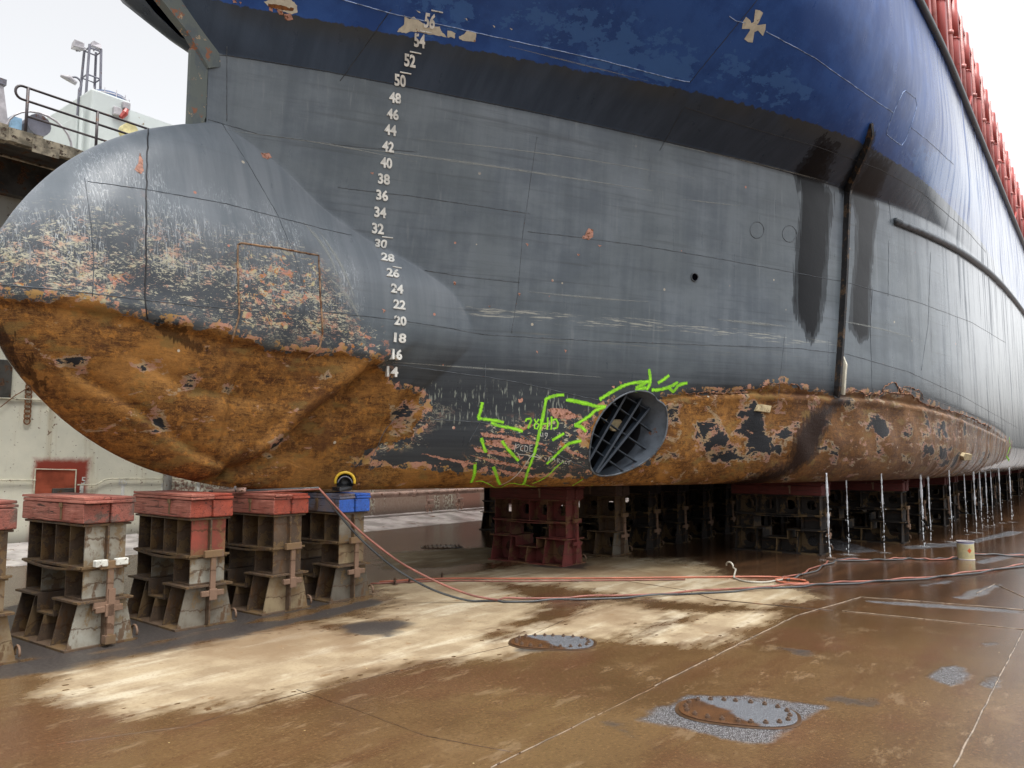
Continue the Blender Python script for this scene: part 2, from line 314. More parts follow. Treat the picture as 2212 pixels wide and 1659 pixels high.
# ------------------------------------------------------------------ materials: ship
def mat_hull():
    g = G('hull_plating'); x, y, z = g.sep()
    n8 = g.noise(7, d=5); fine = g.noise(46, d=4, r=.6)
    vst = g.noise(1, g.mp((5.5, 1.5, .28)), d=5, r=.62, dist=.3); vst2 = g.noise(1, g.mp((16, 16, .5)), d=4, r=.6)
    hst = g.noise(1, g.mp((.45, .45, 16)), d=6, r=.68); hst2 = g.noise(1, g.mp((1.6, 1.6, 60)), d=5, r=.7); blot = g.noise(.7, d=4)
    # grey anti-fouling, black boot top, blue topsides
    gr = g.mix(g.ss(g.add(g.mul(vst, .4), g.mul(g.noise(.9, g.mp((1, 1, 2.2)), d=7, r=.65), .6)), .38, .62), (.100, .122, .147), (.160, .189, .216)); gr = g.mix(g.mul(g.ss(hst, .52, .72), .55), gr, (.062, .07, .078)); gr = g.mix(g.mul(g.ss(hst2, .62, .78), .35), gr, (.2, .22, .225))
    gr = g.mix(g.mul(g.ss(blot, .4, .65), .35), gr, (.09, .108, .112)); gr = g.mix(g.mul(g.ss(vst2, .56, .72), g.ss(g.noise(1.1, g.mp((1, 1, .5), loc=(4, 0, 2)), d=3), .50, .62), .30), gr, (.26, .285, .30))
    gr = g.mix(g.mul(g.ss(g.attr('bulb'), .0, .012), g.ss(g.add(z, g.mul(g.add(blot, -.5), .6)), 3.2, 3.9), .8), gr, g.mix(g.ss(vst, .35, .65), (.155, .178, .20), (.20, .222, .245)))  # upper bulb paler: sky light on its upward face put into the colour
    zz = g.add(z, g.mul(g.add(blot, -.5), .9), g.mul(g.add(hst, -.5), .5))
    dk = g.ss(zz, 3.45, 2.55); gr = g.mix(g.mul(dk, .9), gr, g.mix(g.ss(hst, .4, .7), (.022, .025, .030), (.04, .045, .05)))  # darker low zone: partly shade of the underside put into the colour
    bk = g.mix(g.ss(vst, .35, .7), (.027, .042, .066), (.040, .058, .088)); bk = g.mix(g.mul(g.ss(z, 6.45, 6.72), g.ss(blot, .35, .6), .7), bk, (.052, .054, .050))
    bl = g.mix(g.ss(g.noise(1.6, d=6, r=.65), .4, .62), (.019, .066, .245), (.030, .095, .325))
    rp = g.add(g.attr('repaint'), g.mul(g.add(g.noise(1, g.mp((3.2, 3.2, 7)), d=7, r=.68), -.5), 1.1)); rpm = g.ss(rp, .0, .03)
    bl = g.mix(g.mul(rpm, .8), bl, (.050, .142, .39)); bl = g.mix(g.mul(g.ss(vst2, .57, .75), g.ss(x, 11, 15), .6), bl, (.25, .33, .52)); bl = g.mix(g.mul(g.ss(g.noise(90), .70, .74), .7), bl, (.3, .34, .45))
    ew = g.mul(g.add(g.noise(30, d=5), -.5), .02)
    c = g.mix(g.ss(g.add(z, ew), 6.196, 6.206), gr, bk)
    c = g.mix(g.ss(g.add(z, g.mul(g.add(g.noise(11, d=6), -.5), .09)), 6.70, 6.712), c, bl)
    # pale ice scuffs at about the light waterline
    band = g.mul(g.ss(z, 3.38, 3.5), g.ss(z, 3.68, 3.56), g.ss(x, 6.9, 7.6), g.ss(x, 14, 12.6)); sc = g.ss(g.add(g.noise(1, g.mp((2.2, 2.2, 42)), d=6, r=.72), g.mul(band, .16)), .66, .76)
    c = g.mix(g.mul(sc, band, .85), c, (.40, .40, .35))
    band2 = g.mul(g.ss(z, 3.12, 3.25), g.ss(z, 3.36, 3.28), g.ss(x, 7.6, 8.4), g.ss(x, 13, 12)); c = g.mix(g.mul(band2, g.ss(hst2, .5, .68), .5), c, (.2, .2, .17))
    # frosted pale dabs in the bow shoulder
    fr = g.add(g.attr('frost'), g.mul(g.add(g.noise(1, g.mp((4, 4, 2)), d=4), -.5), .5)); dab = g.noise(1, g.mp((34, 34, 6.5)), d=3, r=.5)
    c = g.mix(g.mul(g.ss(fr, -.06, .12), g.ss(dab, .56, .68), .75), c, (.32, .35, .30))
    # scratch field on the bulb
    s = g.attr('scratch'); sm = g.ss(g.add(s, g.mul(g.add(blot, -.5), .5)), -.1, .3); low = g.ss(z, 4.55, 3.35)
    c = g.mix(g.mul(sm, low, .72), c, (.030, .034, .041))
    sa = g.noise(1, g.mp((70, 5, 10), rot=(0, .35, 0)), d=4, r=.65, dist=.6); sb = g.noise(1, g.mp((60, 5, 9), rot=(0, -.5, 0)), d=4, r=.65, dist=.6)
    sl = g.noise(1, g.mp((11, 11, 26), rot=(0, .16, 0)), d=8, r=.76, dist=2.2); dens = g.noise(2.2, d=3)
    hi = g.ss(z, 3.0, 3.6)
    def hair(sc_, rot_, w_): return g.ss(g.ma('ABSOLUTE', g.add(g.noise(1, g.mp(sc_, rot=(0, rot_, 0)), d=2, r=.5, dist=.35), -.5)), w_, w_ * .35)
    l1 = g.ma('MAXIMUM', g.ma('MAXIMUM', hair((26, 4, 3.2), .38, .012), hair((24, 4, 3), -.45, .012)), hair((31, 4, 4.5), .08, .010))
    l1 = g.mul(l1, hi, g.ss(dens, .40, .56), g.ss(z, 4.95, 4.6))
    c = g.mix(g.mul(l1, g.ss(g.add(s, g.mul(g.add(dens, -.5), .6)), -.35, .1), .8), c, (.40, .43, .45))
    dens2 = g.noise(5.5, g.mp((1, 1, 1.4)), d=4, r=.6); l2 = g.ss(g.add(sl, g.mul(dens, .22), g.mul(dens2, .34), g.mul(low, .10)), .915, .94)
    lc = g.mix(g.ss(g.noise(9, d=3), .45, .6), (.46, .44, .33), (.48, .30, .22))
    c = g.mix(g.mul(l2, sm, low, .95), c, lc)
    fl = g.attr('flake'); fm = g.ss(g.add(fl, g.mul(g.add(blot, -.5), .6)), -.08, .15)
    fn = g.noise(7, g.mp((1, 1, 1.5)), d=9, r=.72, dist=.8); fk = g.ss(g.add(fn, g.mul(dens2, .2)), .655, .668)
    fc = g.mix(g.ss(g.noise(5, d=4), .46, .56), (.44, .21, .15), (.44, .40, .24)); fc = g.mix(g.ss(g.noise(21, d=3), .52, .6), fc, (.40, .17, .05))
    c = g.mix(g.mul(fm, fk), c, fc)
    fk2 = g.ss(g.noise(22, g.mp((.5, .5, 1.3)), d=6, r=.7), .60, .62); c = g.mix(g.mul(g.ma('MAXIMUM', fm, g.mul(sm, low)), fk2, .9), c, (.50, .47, .36))
    # bare rusted steel with remnants of the coatings
    rs = g.attr('rust'); re = g.add(rs, g.mul(g.add(g.noise(5.5, d=8, r=.66), -.5), .26), g.mul(g.add(g.noise(1, g.mp((4, 4, 22)), d=5), -.5), .12))
    rm = g.ss(re, -.004, .008); lip = g.mul(g.ss(re, -.075, -.065), g.ss(g.noise(5.5, d=7, r=.7), .50, .53))
    rn = g.noise(1, g.mp((1.7, 1.7, 13), rot=(0, .10, 0)), d=8, r=.7); rn2 = g.noise(2.4, d=7, r=.65); rg = g.noise(55, g.mp((1, 1, 2.5)), d=4, r=.7)
    rc = g.mix(g.ss(rn, .36, .62), (.085, .032, .010), (.235, .104, .023)); rc = g.mix(g.mul(g.ss(rn2, .44, .62), .75), rc, (.27, .130, .034)); rc = g.mix(g.mul(g.ss(rg, .50, .66), .65), rc, (.29, .15, .042)); rc = g.mix(g.mul(g.ss(rg, .46, .33), .6), rc, (.045, .016, .006))
    rc = g.mix(g.mul(g.ss(g.noise(1, g.mp((3, 3, 30), rot=(0, .06, 0)), d=6, r=.75), .57, .66), .75), rc, (.05, .019, .008))
    rk0 = g.noise(1, g.mp((6, 6, 30), rot=(0, .14, 0)), d=8, r=.76, dist=1.4); rc = g.mix(g.mul(g.ss(rk0, .53, .59), .7), rc, (.050, .018, .007)); rc = g.mix(g.mul(g.ss(rk0, .44, .36), .45), rc, (.32, .17, .05)); iso = g.noise(15, d=8, r=.75); rc = g.mix(g.mul(g.ss(iso, .53, .60), .75), rc, (.37, .160, .033)); rc = g.mix(g.mul(g.ss(iso, .46, .40), .6), rc, (.055, .021, .008)); big = g.noise(1.3, g.mp((1, 1, 1.6)), d=5, r=.6); rc = g.mix(g.mul(g.ss(big, .52, .64), .5), rc, (.40, .19, .05)); rc = g.mix(g.mul(g.ss(big, .45, .34), .65), rc, (.085, .032, .011))
    aft = g.ss(x, 8.4, 9.6); rib = g.ss(g.ma('COSINE', g.mul(g.add(x, g.mul(z, .42), g.mul(n8, .25)), 2 * math.pi / .72)), .35, -.1)
    pk = g.noise(1, g.mp((3.0, 3.0, 5.5), rot=(0, .5, 0)), d=8, r=.68, dist=.4)
    rc = g.mix(g.mul(g.ss(x, 10.5, 13.5), .55), rc, (.075, .032, .013)); rem = g.attr('rem'); pkm = g.attr('pink'); pth = g.add(pk, g.mul(aft, rib, .075), g.mul(aft, g.ss(z, 1.45, 1.72), .018), g.mul(g.ss(pkm, -.10, .10), .125), g.mul(g.ss(rem, -.08, .12), .155), -.02); 
    rc = g.mix(g.mul(g.ss(g.noise(2.6, g.mp((1, 1, 2.2), loc=(3, 1, 7)), d=6, r=.6), .55, .64), .6), rc, (.19, .125, .04)); rc = g.mix(g.mul(g.ss(pth, .60, .63), .62), rc, g.mix(g.ss(n8, .42, .56), (.41, .235, .185), (.36, .29, .19)))
    rc = g.mix(g.mul(g.ss(g.add(pth, g.mul(g.add(g.noise(26, g.mp((.6, .6, 2)), d=4), -.5), .12)), .675, .688), 1), rc, (.020, .022, .026))
    c = g.mix(lip, c, g.mix(g.ss(n8, .4, .62), (.45, .24, .17), (.36, .22, .08))); c = g.mix(rm, c, rc)
    # scattered pin-point chips
    sp = g.mul(g.ss(g.vor(2.6), .055, .045), g.ss(g.noise(1.3, d=2), .48, .55), g.ss(z, 6.1, 5.9)); c = g.mix(sp, c, g.mix(g.ss(g.noise(3), .48, .54), (.5, .45, .36), (.45, .2, .14)))
    # running water
    wt = g.add(g.attr('wet'), g.mul(g.add(g.noise(1, g.mp((15, 15, 1.3)), d=6, r=.62), -.5), .34)); wm = g.add(g.mul(g.ss(wt, -.02, .01), .72), g.mul(g.ss(wt, .05, .10), .28))
    c = g.mix(wm, c, g.mix(rm, (.0025, .0035, .006), (.020, .008, .004)))
    ru = g.add(.30, g.mul(g.add(g.noise(2.2, g.mp((3, 3, .4)), d=5), -.5), .30), g.mul(fine, .06)); ru = g.lerp(rm, ru, .82); ru = g.lerp(g.mul(g.ss(x, 13.5, 19), g.ss(vst, .36, .56)), ru, .07); ru = g.lerp(wm, ru, .4)
    rk = rk0; rcx = None
    ht = g.add(g.mul(fine, .12), g.mul(n8, .25), g.mul(rm, -.55), g.mul(rm, rg, .75), g.mul(rm, rn, .9), g.mul(rm, rk, -.6), g.mul(rm, iso, 1.3), g.mul(rm, big, 1.2), g.mul(g.noise(1.1, d=2), 1.5))
    return g.fin(c, ru, nrm=g.bump(ht, .5, .02), spec=g.lerp(g.ss(x, 11, 16), g.lerp(wm, .30, .07), .9), coat=g.mul(g.ss(x, 14, 20), g.ss(vst, .36, .5), g.ma('SUBTRACT', 1, rm)))
def paint(name, c, rough=.45, rust=.0, rc=(.16, .06, .02), var=.25, sc=3., bump=.15, metal=0., vert=False):
    g = G(name); n = g.noise(sc, g.mp((1, 1, .3)) if vert else None, d=6, r=.62); f = g.noise(40, d=4)
    c2 = tuple(min(1, q * (1 - var)) for q in c); c3 = tuple(min(1, q * (1 + var)) for q in c)
    k = g.mix(g.ss(n, .35, .65), c2, c3)
    if rust:
        r = g.noise(sc * 1.7, d=8, r=.68); th = .66 - rust * .3; k = g.mix(g.ss(r, th, th + .05), k, g.mix(g.ss(f, .4, .6), rc, tuple(q * .45 for q in rc)))
    return g.fin(k, g.add(rough, g.mul(g.add(n, -.5), .25)), metal, g.bump(g.add(f, g.mul(n, .6)), bump, .01))
def spray_mat(name, c, soft=1.6, a=1.0):
    g = G(name); u = g.sep(g.uvc()); v = g.ma('ABSOLUTE', u[1]); core = g.ss(v, .24, .12); halo = g.ma('POWER', g.ss(v, 1, .15), soft)
    n = g.noise(130, d=3, r=.7); br = g.noise(7, d=3)
    al = g.ma('MAXIMUM', g.mul(core, g.ss(g.add(br, g.mul(n, .25)), .42, .66)), g.mul(g.ss(g.add(halo, g.mul(n, .8)), .80, 1.3), .65), clamp=True)
    return g.fin(c, .6, alpha=g.mul(al, a))
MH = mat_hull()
M = {}
M['numeral'] = paint('numeral_white', (.70, .70, .66), .6, .24, (.16, .175, .19), var=.2, sc=9)
M['green'] = spray_mat('fluorescent_green_spray', (.33, .82, .03)); M['chalk'] = spray_mat('white_chalk', (.7, .7, .66), 3, .85); M['scuff'] = spray_mat('scuff_pale', (.36, .38, .36), 1.2, .55)
M['weld'] = paint('weld_grey', (.088, .102, .118), .35, .15, var=.5, sc=9); M['weld_dark'] = paint('weld_black', (.028, .03, .034), .35, .1, var=.4, sc=9); M['weld_blue_glint'] = paint('weld_blue_glint', (.30, .40, .62), .15, .0, var=.6, sc=9); M['weld_rust'] = paint('weld_rust', (.27, .17, .10), .6, .5, var=.5, sc=9)  # topside weld is pale because the bead's glint is painted in
M['black'] = paint('black_coating_and_shade', (.016, .017, .020), .3, .12, (.10, .05, .025), var=.4); M['tunnel'] = paint('tunnel_paint', (.085, .10, .122), .4, .08, sc=4); M['grille'] = paint('grille_paint', (.03, .04, .055), .45, .05)
M['anode'] = paint('zinc_anode', (.42, .34, .20), .75, .25, (.25, .14, .06), var=.25, sc=12); M['cream'] = paint('cream_undercoat', (.58, .55, .45), .6, .12, (.3, .12, .04), var=.12, sc=9)
M['pinkprimer'] = paint('pink_primer', (.43, .22, .16), .7, .45, (.2, .07, .02), sc=14); M['rustchip'] = paint('rust_chip', (.2, .075, .02), .85, .4, sc=16)
M['rail'] = paint('deck_edge_paint', (.05, .062, .075), .3); M['peel'] = paint('peeling_coat', (.30, .15, .09), .8, .6, (.12, .05, .02), var=.4, sc=14); g0 = G('void'); M['void'] = g0.fin((.002, .002, .003), 1, spec=0); M['fender'] = paint('fender_black', (.018, .018, .02), .5, .45, (.11, .07, .04), var=.4, sc=5); M['redpost'] = paint('faded_red_paint', (.40, .075, .065), .4, .12, (.2, .05, .03), var=.2, sc=2, vert=True); M['redsleeve'] = paint('red_sleeve_paint', (.36, .06, .05), .4, .1); M['redlite'] = paint('pink_faded_paint', (.52, .2, .18), .4)
M['deck'] = paint('deck_green', (.06, .07, .07), .5)
# ------------------------------------------------------------------ ship
ship = tag(empty('cargo_ship', (YC * 0 + 6, YC, 0)), 'blue, black and grey ship in dry dock with a rusty bulbous bow', 'ship')
bpy.context.view_layer.update(); SHM = ship.matrix_world.inverted()
def part(o, parent=ship):
    o.parent = parent; o.matrix_parent_inverse = Matrix.Identity(4)
    # geometry stays in world coordinates: cancel the parent's offset
    off = Vector((0, 0, 0)); p = parent
    while p is not None: off += p.location; p = p.parent
    o.location = -off; return o
def hull_mesh():
    v = np.stack([HX, YC - HB, HZ], -1).reshape(-1, 3); f = grid_faces(nr, nc)
    tu, tv = t_rel(v[:, 0], v[:, 2]); inn = np.hypot(tu, tv) < 1
    cut = inn[f].all(1); f = f[~cut]; used = np.unique(f); mv = used[inn[used]]
    for i in mv:
        a = math.atan2(tv[i], tu[i]); x, z = t_pt(a)
        h = BV.ray_cast(Vector((x, -2, z)), Vector((0, 1, 0))); v[i] = (x, h[0].y, z)
    n0 = len(v); parts_v = [v]; parts_f = [f]
    # bottom and deck, port half to centreline, then a coarser starboard side
    cl0 = v[:nc].copy(); cl0[:, 1] = YC; clt = v[-nc:].copy(); clt[:, 1] = YC
    j = np.arange(nc - 1)
    parts_v += [cl0, clt]; parts_f += [np.stack([j, n0 + j, n0 + j + 1, j + 1], 1), np.stack([n0 - nc + j, n0 - nc + j + 1, n0 + nc + j + 1, n0 + nc + j], 1)]
    sx, sz = hull_grid(4.0); sb = b_all(sx, sz); up = np.clip((sz - 6.18) / .08, 0, 1); sb = sb + up * (.10 + .40 * np.clip((sz - 6.2) / .45, 0, 1)) * np.exp(-np.maximum(sx - 4.6, 0) / 1.6) * np.clip((sx - XST(np.maximum(sz, 6.2))) / .25, 0, 1); sb = sb * (1 - .30 * np.clip((sx - 6.5) / 2.5, 0, 1) * np.clip((sz - 1.6) / 1.0, 0, 1)); sx = sx - .36 * up * np.exp(-np.maximum(sx - 4.6, 0) / 1.6); a, b = sx.shape; n1 = n0 + 2 * nc  # unseen starboard side narrowed aft to let more light reach the wall
    sv = np.stack([sx, YC + sb, sz], -1).reshape(-1, 3); c0 = sv[:b].copy(); c0[:, 1] = YC; c1 = sv[-b:].copy(); c1[:, 1] = YC
    k = np.arange(b - 1); n2 = n1 + a * b
    parts_v += [sv, c0, c1]; parts_f += [grid_faces(a, b, n1, True), np.stack([n1 + k, n1 + k + 1, n2 + k + 1, n2 + k], 1), np.stack([n2 - b + k, n2 + b + k, n2 + b + k + 1, n2 - b + k + 1], 1)]
    # transom
    V = np.concatenate(parts_v); F = np.concatenate(parts_f)
    me = bpy.data.meshes.new('hull'); me.vertices.add(len(V)); me.vertices.foreach_set('co', V.ravel())
    me.loops.add(len(F) * 4); me.loops.foreach_set('vertex_index', F.ravel().astype(np.int32)); me.polygons.add(len(F))
    me.polygons.foreach_set('loop_start', np.arange(0, len(F) * 4, 4, dtype=np.int32)); me.polygons.foreach_set('loop_total', np.full(len(F), 4, np.int32))
    me.polygons.foreach_set('use_smooth', np.ones(len(F), bool)); me.update(calc_edges=True); me.validate()
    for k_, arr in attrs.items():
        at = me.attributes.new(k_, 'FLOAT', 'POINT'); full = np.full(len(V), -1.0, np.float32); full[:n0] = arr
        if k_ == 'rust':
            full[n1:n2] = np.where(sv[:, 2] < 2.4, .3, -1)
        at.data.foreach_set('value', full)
    return me
MH_ = MH
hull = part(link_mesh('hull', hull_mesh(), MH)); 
# object coordinates of the hull equal world coordinates only if its origin is at the world origin
hull.location = -ship.location
def on(x, y, off=.004):
    c = cast(x, y)
    return None if c is None else c[0] + c[1] * off
def dense(poly, step=6, closed=False):
    o = []; P = list(poly) + ([poly[0]] if closed else [])
    for a, b in zip(P[:-1], P[1:]):
        n = max(1, int(math.hypot(b[0] - a[0], b[1] - a[1]) / step))
        for i in range(n): o.append((a[0] + (b[0] - a[0]) * i / n, a[1] + (b[1] - a[1]) * i / n))
    if not closed: o.append(P[-1])
    return o
def smoothpoly(poly, n=8):
    # Catmull-Rom
    P = [np.array(p, float) for p in poly]; P = [2 * P[0] - P[1]] + P + [2 * P[-1] - P[-2]]; o = []
    for i in range(1, len(P) - 2):
        for k in range(n):
            t = k / n; o.append(tuple(.5 * ((2 * P[i]) + (P[i + 1] - P[i - 1]) * t + (2 * P[i - 1] - 5 * P[i] + 4 * P[i + 1] - P[i + 2]) * t * t + (3 * P[i] - P[i - 1] - 3 * P[i + 1] + P[i + 2]) * t ** 3)))
    o.append(tuple(P[-2])); return o
def seam(mb, poly, r=.007, mi=0, jag=.5):
    pts = []
    for p in dense(poly, 9):
        c = cast(p[0] + random.uniform(-jag, jag), p[1] + random.uniform(-jag, jag))
        if c: pts.append(c[0] + c[1] * (r * .25))
    if len(pts) > 1: mb.tube(pts, r, 5, mi)
def strip(mb, poly, w, off=.004, step=5, taper=False):
    # soft-edged paint stroke lying on the plating; w = half width in metres
    P = [cast(*p) for p in dense(poly, step)]; P = [c for c in P if c]
    if len(P) < 2: return
    vs, uv, fs = [], [], []; L = 0
    for i, c in enumerate(P):
        t = (P[min(i + 1, len(P) - 1)][0] - P[max(i - 1, 0)][0]).normalized(); s = t.cross(c[1]).normalized(); q = c[0] + c[1] * off
        if i: L += (c[0] - P[i - 1][0]).length
        ww = w * (1 if not taper else max(.25, math.sin(math.pi * min(1, (i + .6) / len(P)))))
        ww *= .8 + .4 * random.random()
        for k in (-1, 0, 1): vs.append(q + s * ww * k); uv.append((L, k))
    for i in range(len(P) - 1):
        a = i * 3; fs += [(a, a + 1, a + 4, a + 3), (a + 1, a + 2, a + 5, a + 4)]
    mb.add(vs, fs, 0, uv)
def patch(mb, poly, jag=1.0, off=.004, mi=0, step=3):
    P = [on(p[0] + random.uniform(-jag, jag), p[1] + random.uniform(-jag, jag), off) for p in dense(poly, step, True)]
    P = [p for p in P if p is not None]
    if len(P) < 3: return
    bm = bmesh.new(); f = bm.faces.new([bm.verts.new(p) for p in P]); bmesh.ops.triangulate(bm, faces=[f]); bm.verts.index_update()
    mb.add([v.co.copy() for v in bm.verts], [tuple(v.index for v in q.verts) for q in bm.faces], mi); bm.free()
def flush(name, mat_, parent=None, **k):
    # each stroke or chip collected in PIECES becomes a part of its own
    for q in PIECES:
        if q.v: part(q.build(name, mat_, **k), parent or ship)
    PIECES.clear()
PIECES = []
def new(): q = MB(); PIECES.append(q); return q
# ------------------------------------------------------------------ ship: fittings, marks and paint
mb = MB()                                                            # plate seams (weld beads)
for L in [[(0, 615), (90, 622), (200, 634), (420, 660), (520, 668)], [(690, 672), (760, 680), (850, 690), (950, 705), (1040, 722)], [(1040, 722), (1300, 737), (1720, 752), (1830, 765), (1960, 802), (2080, 856), (2200, 925)],
          [(845, 786), (1000, 808), (1049, 814), (1130, 828), (1250, 855), (1330, 872)], [(930, 905), (1030, 912), (1090, 920)], [(190, 392), (320, 410), (480, 438), (700, 495), (760, 508)], [(183, 385), (195, 470), (203, 560), (200, 640)],
          [(480, 268), (540, 360), (600, 465), (640, 560), (655, 620)], [(490, 100), (490, 262)], [(1160, 296), (1130, 500), (1118, 640), (1105, 720)], [(1140, 500), (1270, 515), (1380, 530), (1560, 560), (1830, 610), (1990, 655), (2100, 697), (2172, 740)],
          [(730, 405), (900, 425), (1145, 462)], [(917, 584), (1000, 597), (1122, 610)], [(1695, 722), (1680, 870)], [(1885, 620), (1880, 700), (1884, 850)], [(2010, 545), (2005, 700), (1990, 800)], [(1935, 835), (2040, 872), (2170, 920)],
          [(1049, 786), (1049, 810), (1045, 900), (1010, 960)], [(440, 255), (560, 290), (760, 316), (900, 328)], [(855, 900), (828, 935), (800, 1000)], [(1090, 920), (1190, 975), (1262, 1010)], [(1920, 432), (1924, 480)], [(1920, 520), (1918, 640)]]:
    seam(mb, L, .0042)
part(mb.build('weld_seams', M['weld'], smooth=True))
mb = MB()
for L in [[(1480, 232), (1640, 282), (1760, 315), (1900, 365), (1990, 415), (2090, 500), (2130, 545)], [(845, 20), (735, 175)], [(1640, -5), (1490, 178)], [(1475, 235), (1425, 325)], [(440, 120), (480, 119), (560, 130), (700, 153), (880, 187), (1165, 244), (1440, 305), (1620, 349), (1810, 402)]]: seam(mb, L, .0042)
part(mb.build('boot_top_seams', M['weld_dark'], smooth=True))
mb = MB()
for L in [[(735, -2), (850, 30), (960, 55), (1040, 73), (1300, 130), (1460, 172), (1490, 177)], [(1575, 35), (1590, 45), (1610, 50)], [(1655, 68), (1760, 125), (1830, 175), (1880, 210), (1929, 243)], [(1967, 275), (2000, 300), (2060, 355)], [(1655, 68), (1662, 72)]]: seam(mb, L, .0055)
seam(mb, [(1956, 196), (1978, 212), (1981, 228), (1975, 250), (1955, 305), (1947, 314), (1935, 306), (1915, 290), (1916, 280), (1934, 235), (1950, 200), (1956, 196)], .0055)
part(mb.build('topside_seams', M['weld_blue_glint'], smooth=True))
mb = MB()
for L in [[(514, 529), (520, 525), (600, 536), (688, 552), (692, 640), (697, 720), (690, 750), (660, 778)], [(513, 530), (514, 600), (517, 680), (500, 738)]]: seam(mb, L, .011)
part(mb.build('insert_plate_seam', M['weld_rust'], smooth=True))
mb = MB()
seam(mb, [(321, 278), (318, 330), (316, 420), (316, 540), (314, 640), (318, 690)], .008, jag=1.2); part(mb.build('crack_line', M['black'], smooth=True))
# rings where old pads were welded, and the drain hole
for cx_, cy_, rx_, ry_ in [(1635, 497, 15, 18), (1705, 505, 15, 18)]: mb = MB(); seam(mb, [(cx_ + rx_ * math.cos(k * math.pi / 8), cy_ + ry_ * math.sin(k * math.pi / 8)) for k in range(17)], .006, jag=.2); part(mb.build('weld_ring', M['weld'], smooth=True))
c = cast(1500, 599); t_ = Vector((0, 0, 1)).cross(c[1]).normalized(); b_ = c[1].cross(t_)
mb = MB(); mb.tube([c[0] + c[1] * .006 + (t_ * math.cos(k * math.pi / 8) + b_ * math.sin(k * math.pi / 8)) * .062 for k in range(17)], .010, 6); ring = part(mb.build('drain_hole', M['weld'], smooth=True))
mb = MB(); mb.add([c[0] + c[1] * .007 + (t_ * math.cos(k * math.pi / 8) + b_ * math.sin(k * math.pi / 8)) * .06 for k in range(16)], [tuple(range(16))]); part(mb.build('hole', M['void']), ring)  # flat black disc painted for the darkness inside the hole
# draft figures
def text_mesh(body, bold=.018, ext=.0):
    cu = bpy.data.curves.new('figure', 'FONT'); cu.body = body; cu.size = 1; cu.offset = bold; cu.extrude = ext; cu.align_x = 'CENTER'; cu.resolution_u = 3
    o = bpy.data.objects.new('figure', cu); COL.objects.link(o); bpy.context.view_layer.update()
    me = bpy.data.meshes.new_from_object(o.evaluated_get(bpy.context.evaluated_depsgraph_get())); bpy.data.objects.remove(o)
    bm = bmesh.new(); bm.from_mesh(me); bmesh.ops.triangulate(bm, faces=bm.faces); bmesh.ops.subdivide_edges(bm, edges=[e for e in bm.edges if e.calc_length() > .25], cuts=1); bm.to_mesh(me); bm.free()
    v = np.array([q.co[:] for q in me.vertices]); f = [tuple(p.vertices) for p in me.polygons]; bpy.data.meshes.remove(me)
    lo, hi = v.min(0), v.max(0); v[:, 0] -= (lo[0] + hi[0]) / 2; v[:, 1] -= (lo[1] + hi[1]) / 2; return v, f, hi - lo
def side(x, z, off=.0):
    h = BV.ray_cast(Vector((x, -5, z)), Vector((0, 1, 0))); return h[0] + h[1] * off if h[0] else None
MARKS = {56: (928, 45), 54: (906, 88), 52: (885, 131), 50: (864, 174), 48: (853, 212), 46: (848, 247), 44: (843, 281), 42: (838, 317), 40: (834, 352), 38: (829, 387), 36: (825, 422), 34: (821, 459), 32: (816, 494),
         30: (822, 527), 28: (837, 557), 26: (848, 590), 24: (857, 624), 22: (862, 658), 20: (864, 693), 18: (863, 730), 16: (855, 766), 14: (846, 803)}
for mk, px in MARKS.items():
    c = cast(*px); x0, z0 = c[0].x, c[0].z; v, f, sz = text_mesh(str(mk), .034, .02); hgt = .128 / sz[1]
    wa = cast(px[0] - 13, px[1])[0].x; wb = cast(px[0] + 13, px[1])[0].x; sx_ = (wb - wa) / sz[0]
    hx_ = hgt * (.9 if 18 <= mk <= 30 else 1)
    ca, cb = cast(px[0], px[1] - 12)[0], cast(px[0], px[1] + 12)[0]; shr = max(-.5, min(.5, (ca.x - cb.x) / (ca.z - cb.z))) if mk > 18 else 0
    mb = MB(); vs = []
    for q in v:
        if mk in (14, 16):
            ea = side(x0 + .45, z0); eb = side(x0 - .05, z0); tx_ = (ea - eb); tx_.z = 0; tx_.normalize(); nn = Vector((tx_.y, -tx_.x, 0)); vs.append(c[0] + nn * (.034 if q[2] > 0 else -.03) + tx_ * q[0] * hx_ * 1.05 + Vector((0, 0, q[1] * hx_))); continue
        p = side(x0 + q[0] * sx_ + q[1] * hx_ * shr, z0 + q[1] * hx_, .008 + (.004 if mk < 19 else 0) + (.006 if q[2] > 0 else -.006)); vs.append(p if p else c[0])
    mb.add(vs, f)
    if mk >= 50 or mk in (30, 26):
        pts = [side(x0 - .0 + k * .03 + .088 * shr, z0 + .088, .006) for k in range(5)]; mb.tube([p for p in pts if p], .008, 6)
    part(mb.build('draft_numeral', M['numeral']))
# bow thruster symbol
mb = MB(); T = lambda q: (1474 + q[0] * .3333, q[1] * .3333)
for poly in [[(472, 62), (500, 66), (522, 82), (492, 150), (480, 160), (462, 142)], [(412, 108), (438, 130), (446, 150), (434, 186), (384, 187), (393, 138)], [(540, 155), (537, 192), (521, 233), (490, 197), (486, 162)], [(466, 205), (455, 275), (425, 272), (400, 252), (440, 192)],
             [(462, 142), (482, 158), (497, 172), (492, 195), (468, 206), (440, 200), (433, 180), (444, 152)]]:
    patch(mb, [T(q) for q in poly], .1, .004 + .001 * random.random(), step=4)
part(mb.build('thruster_symbol', M['cream']))
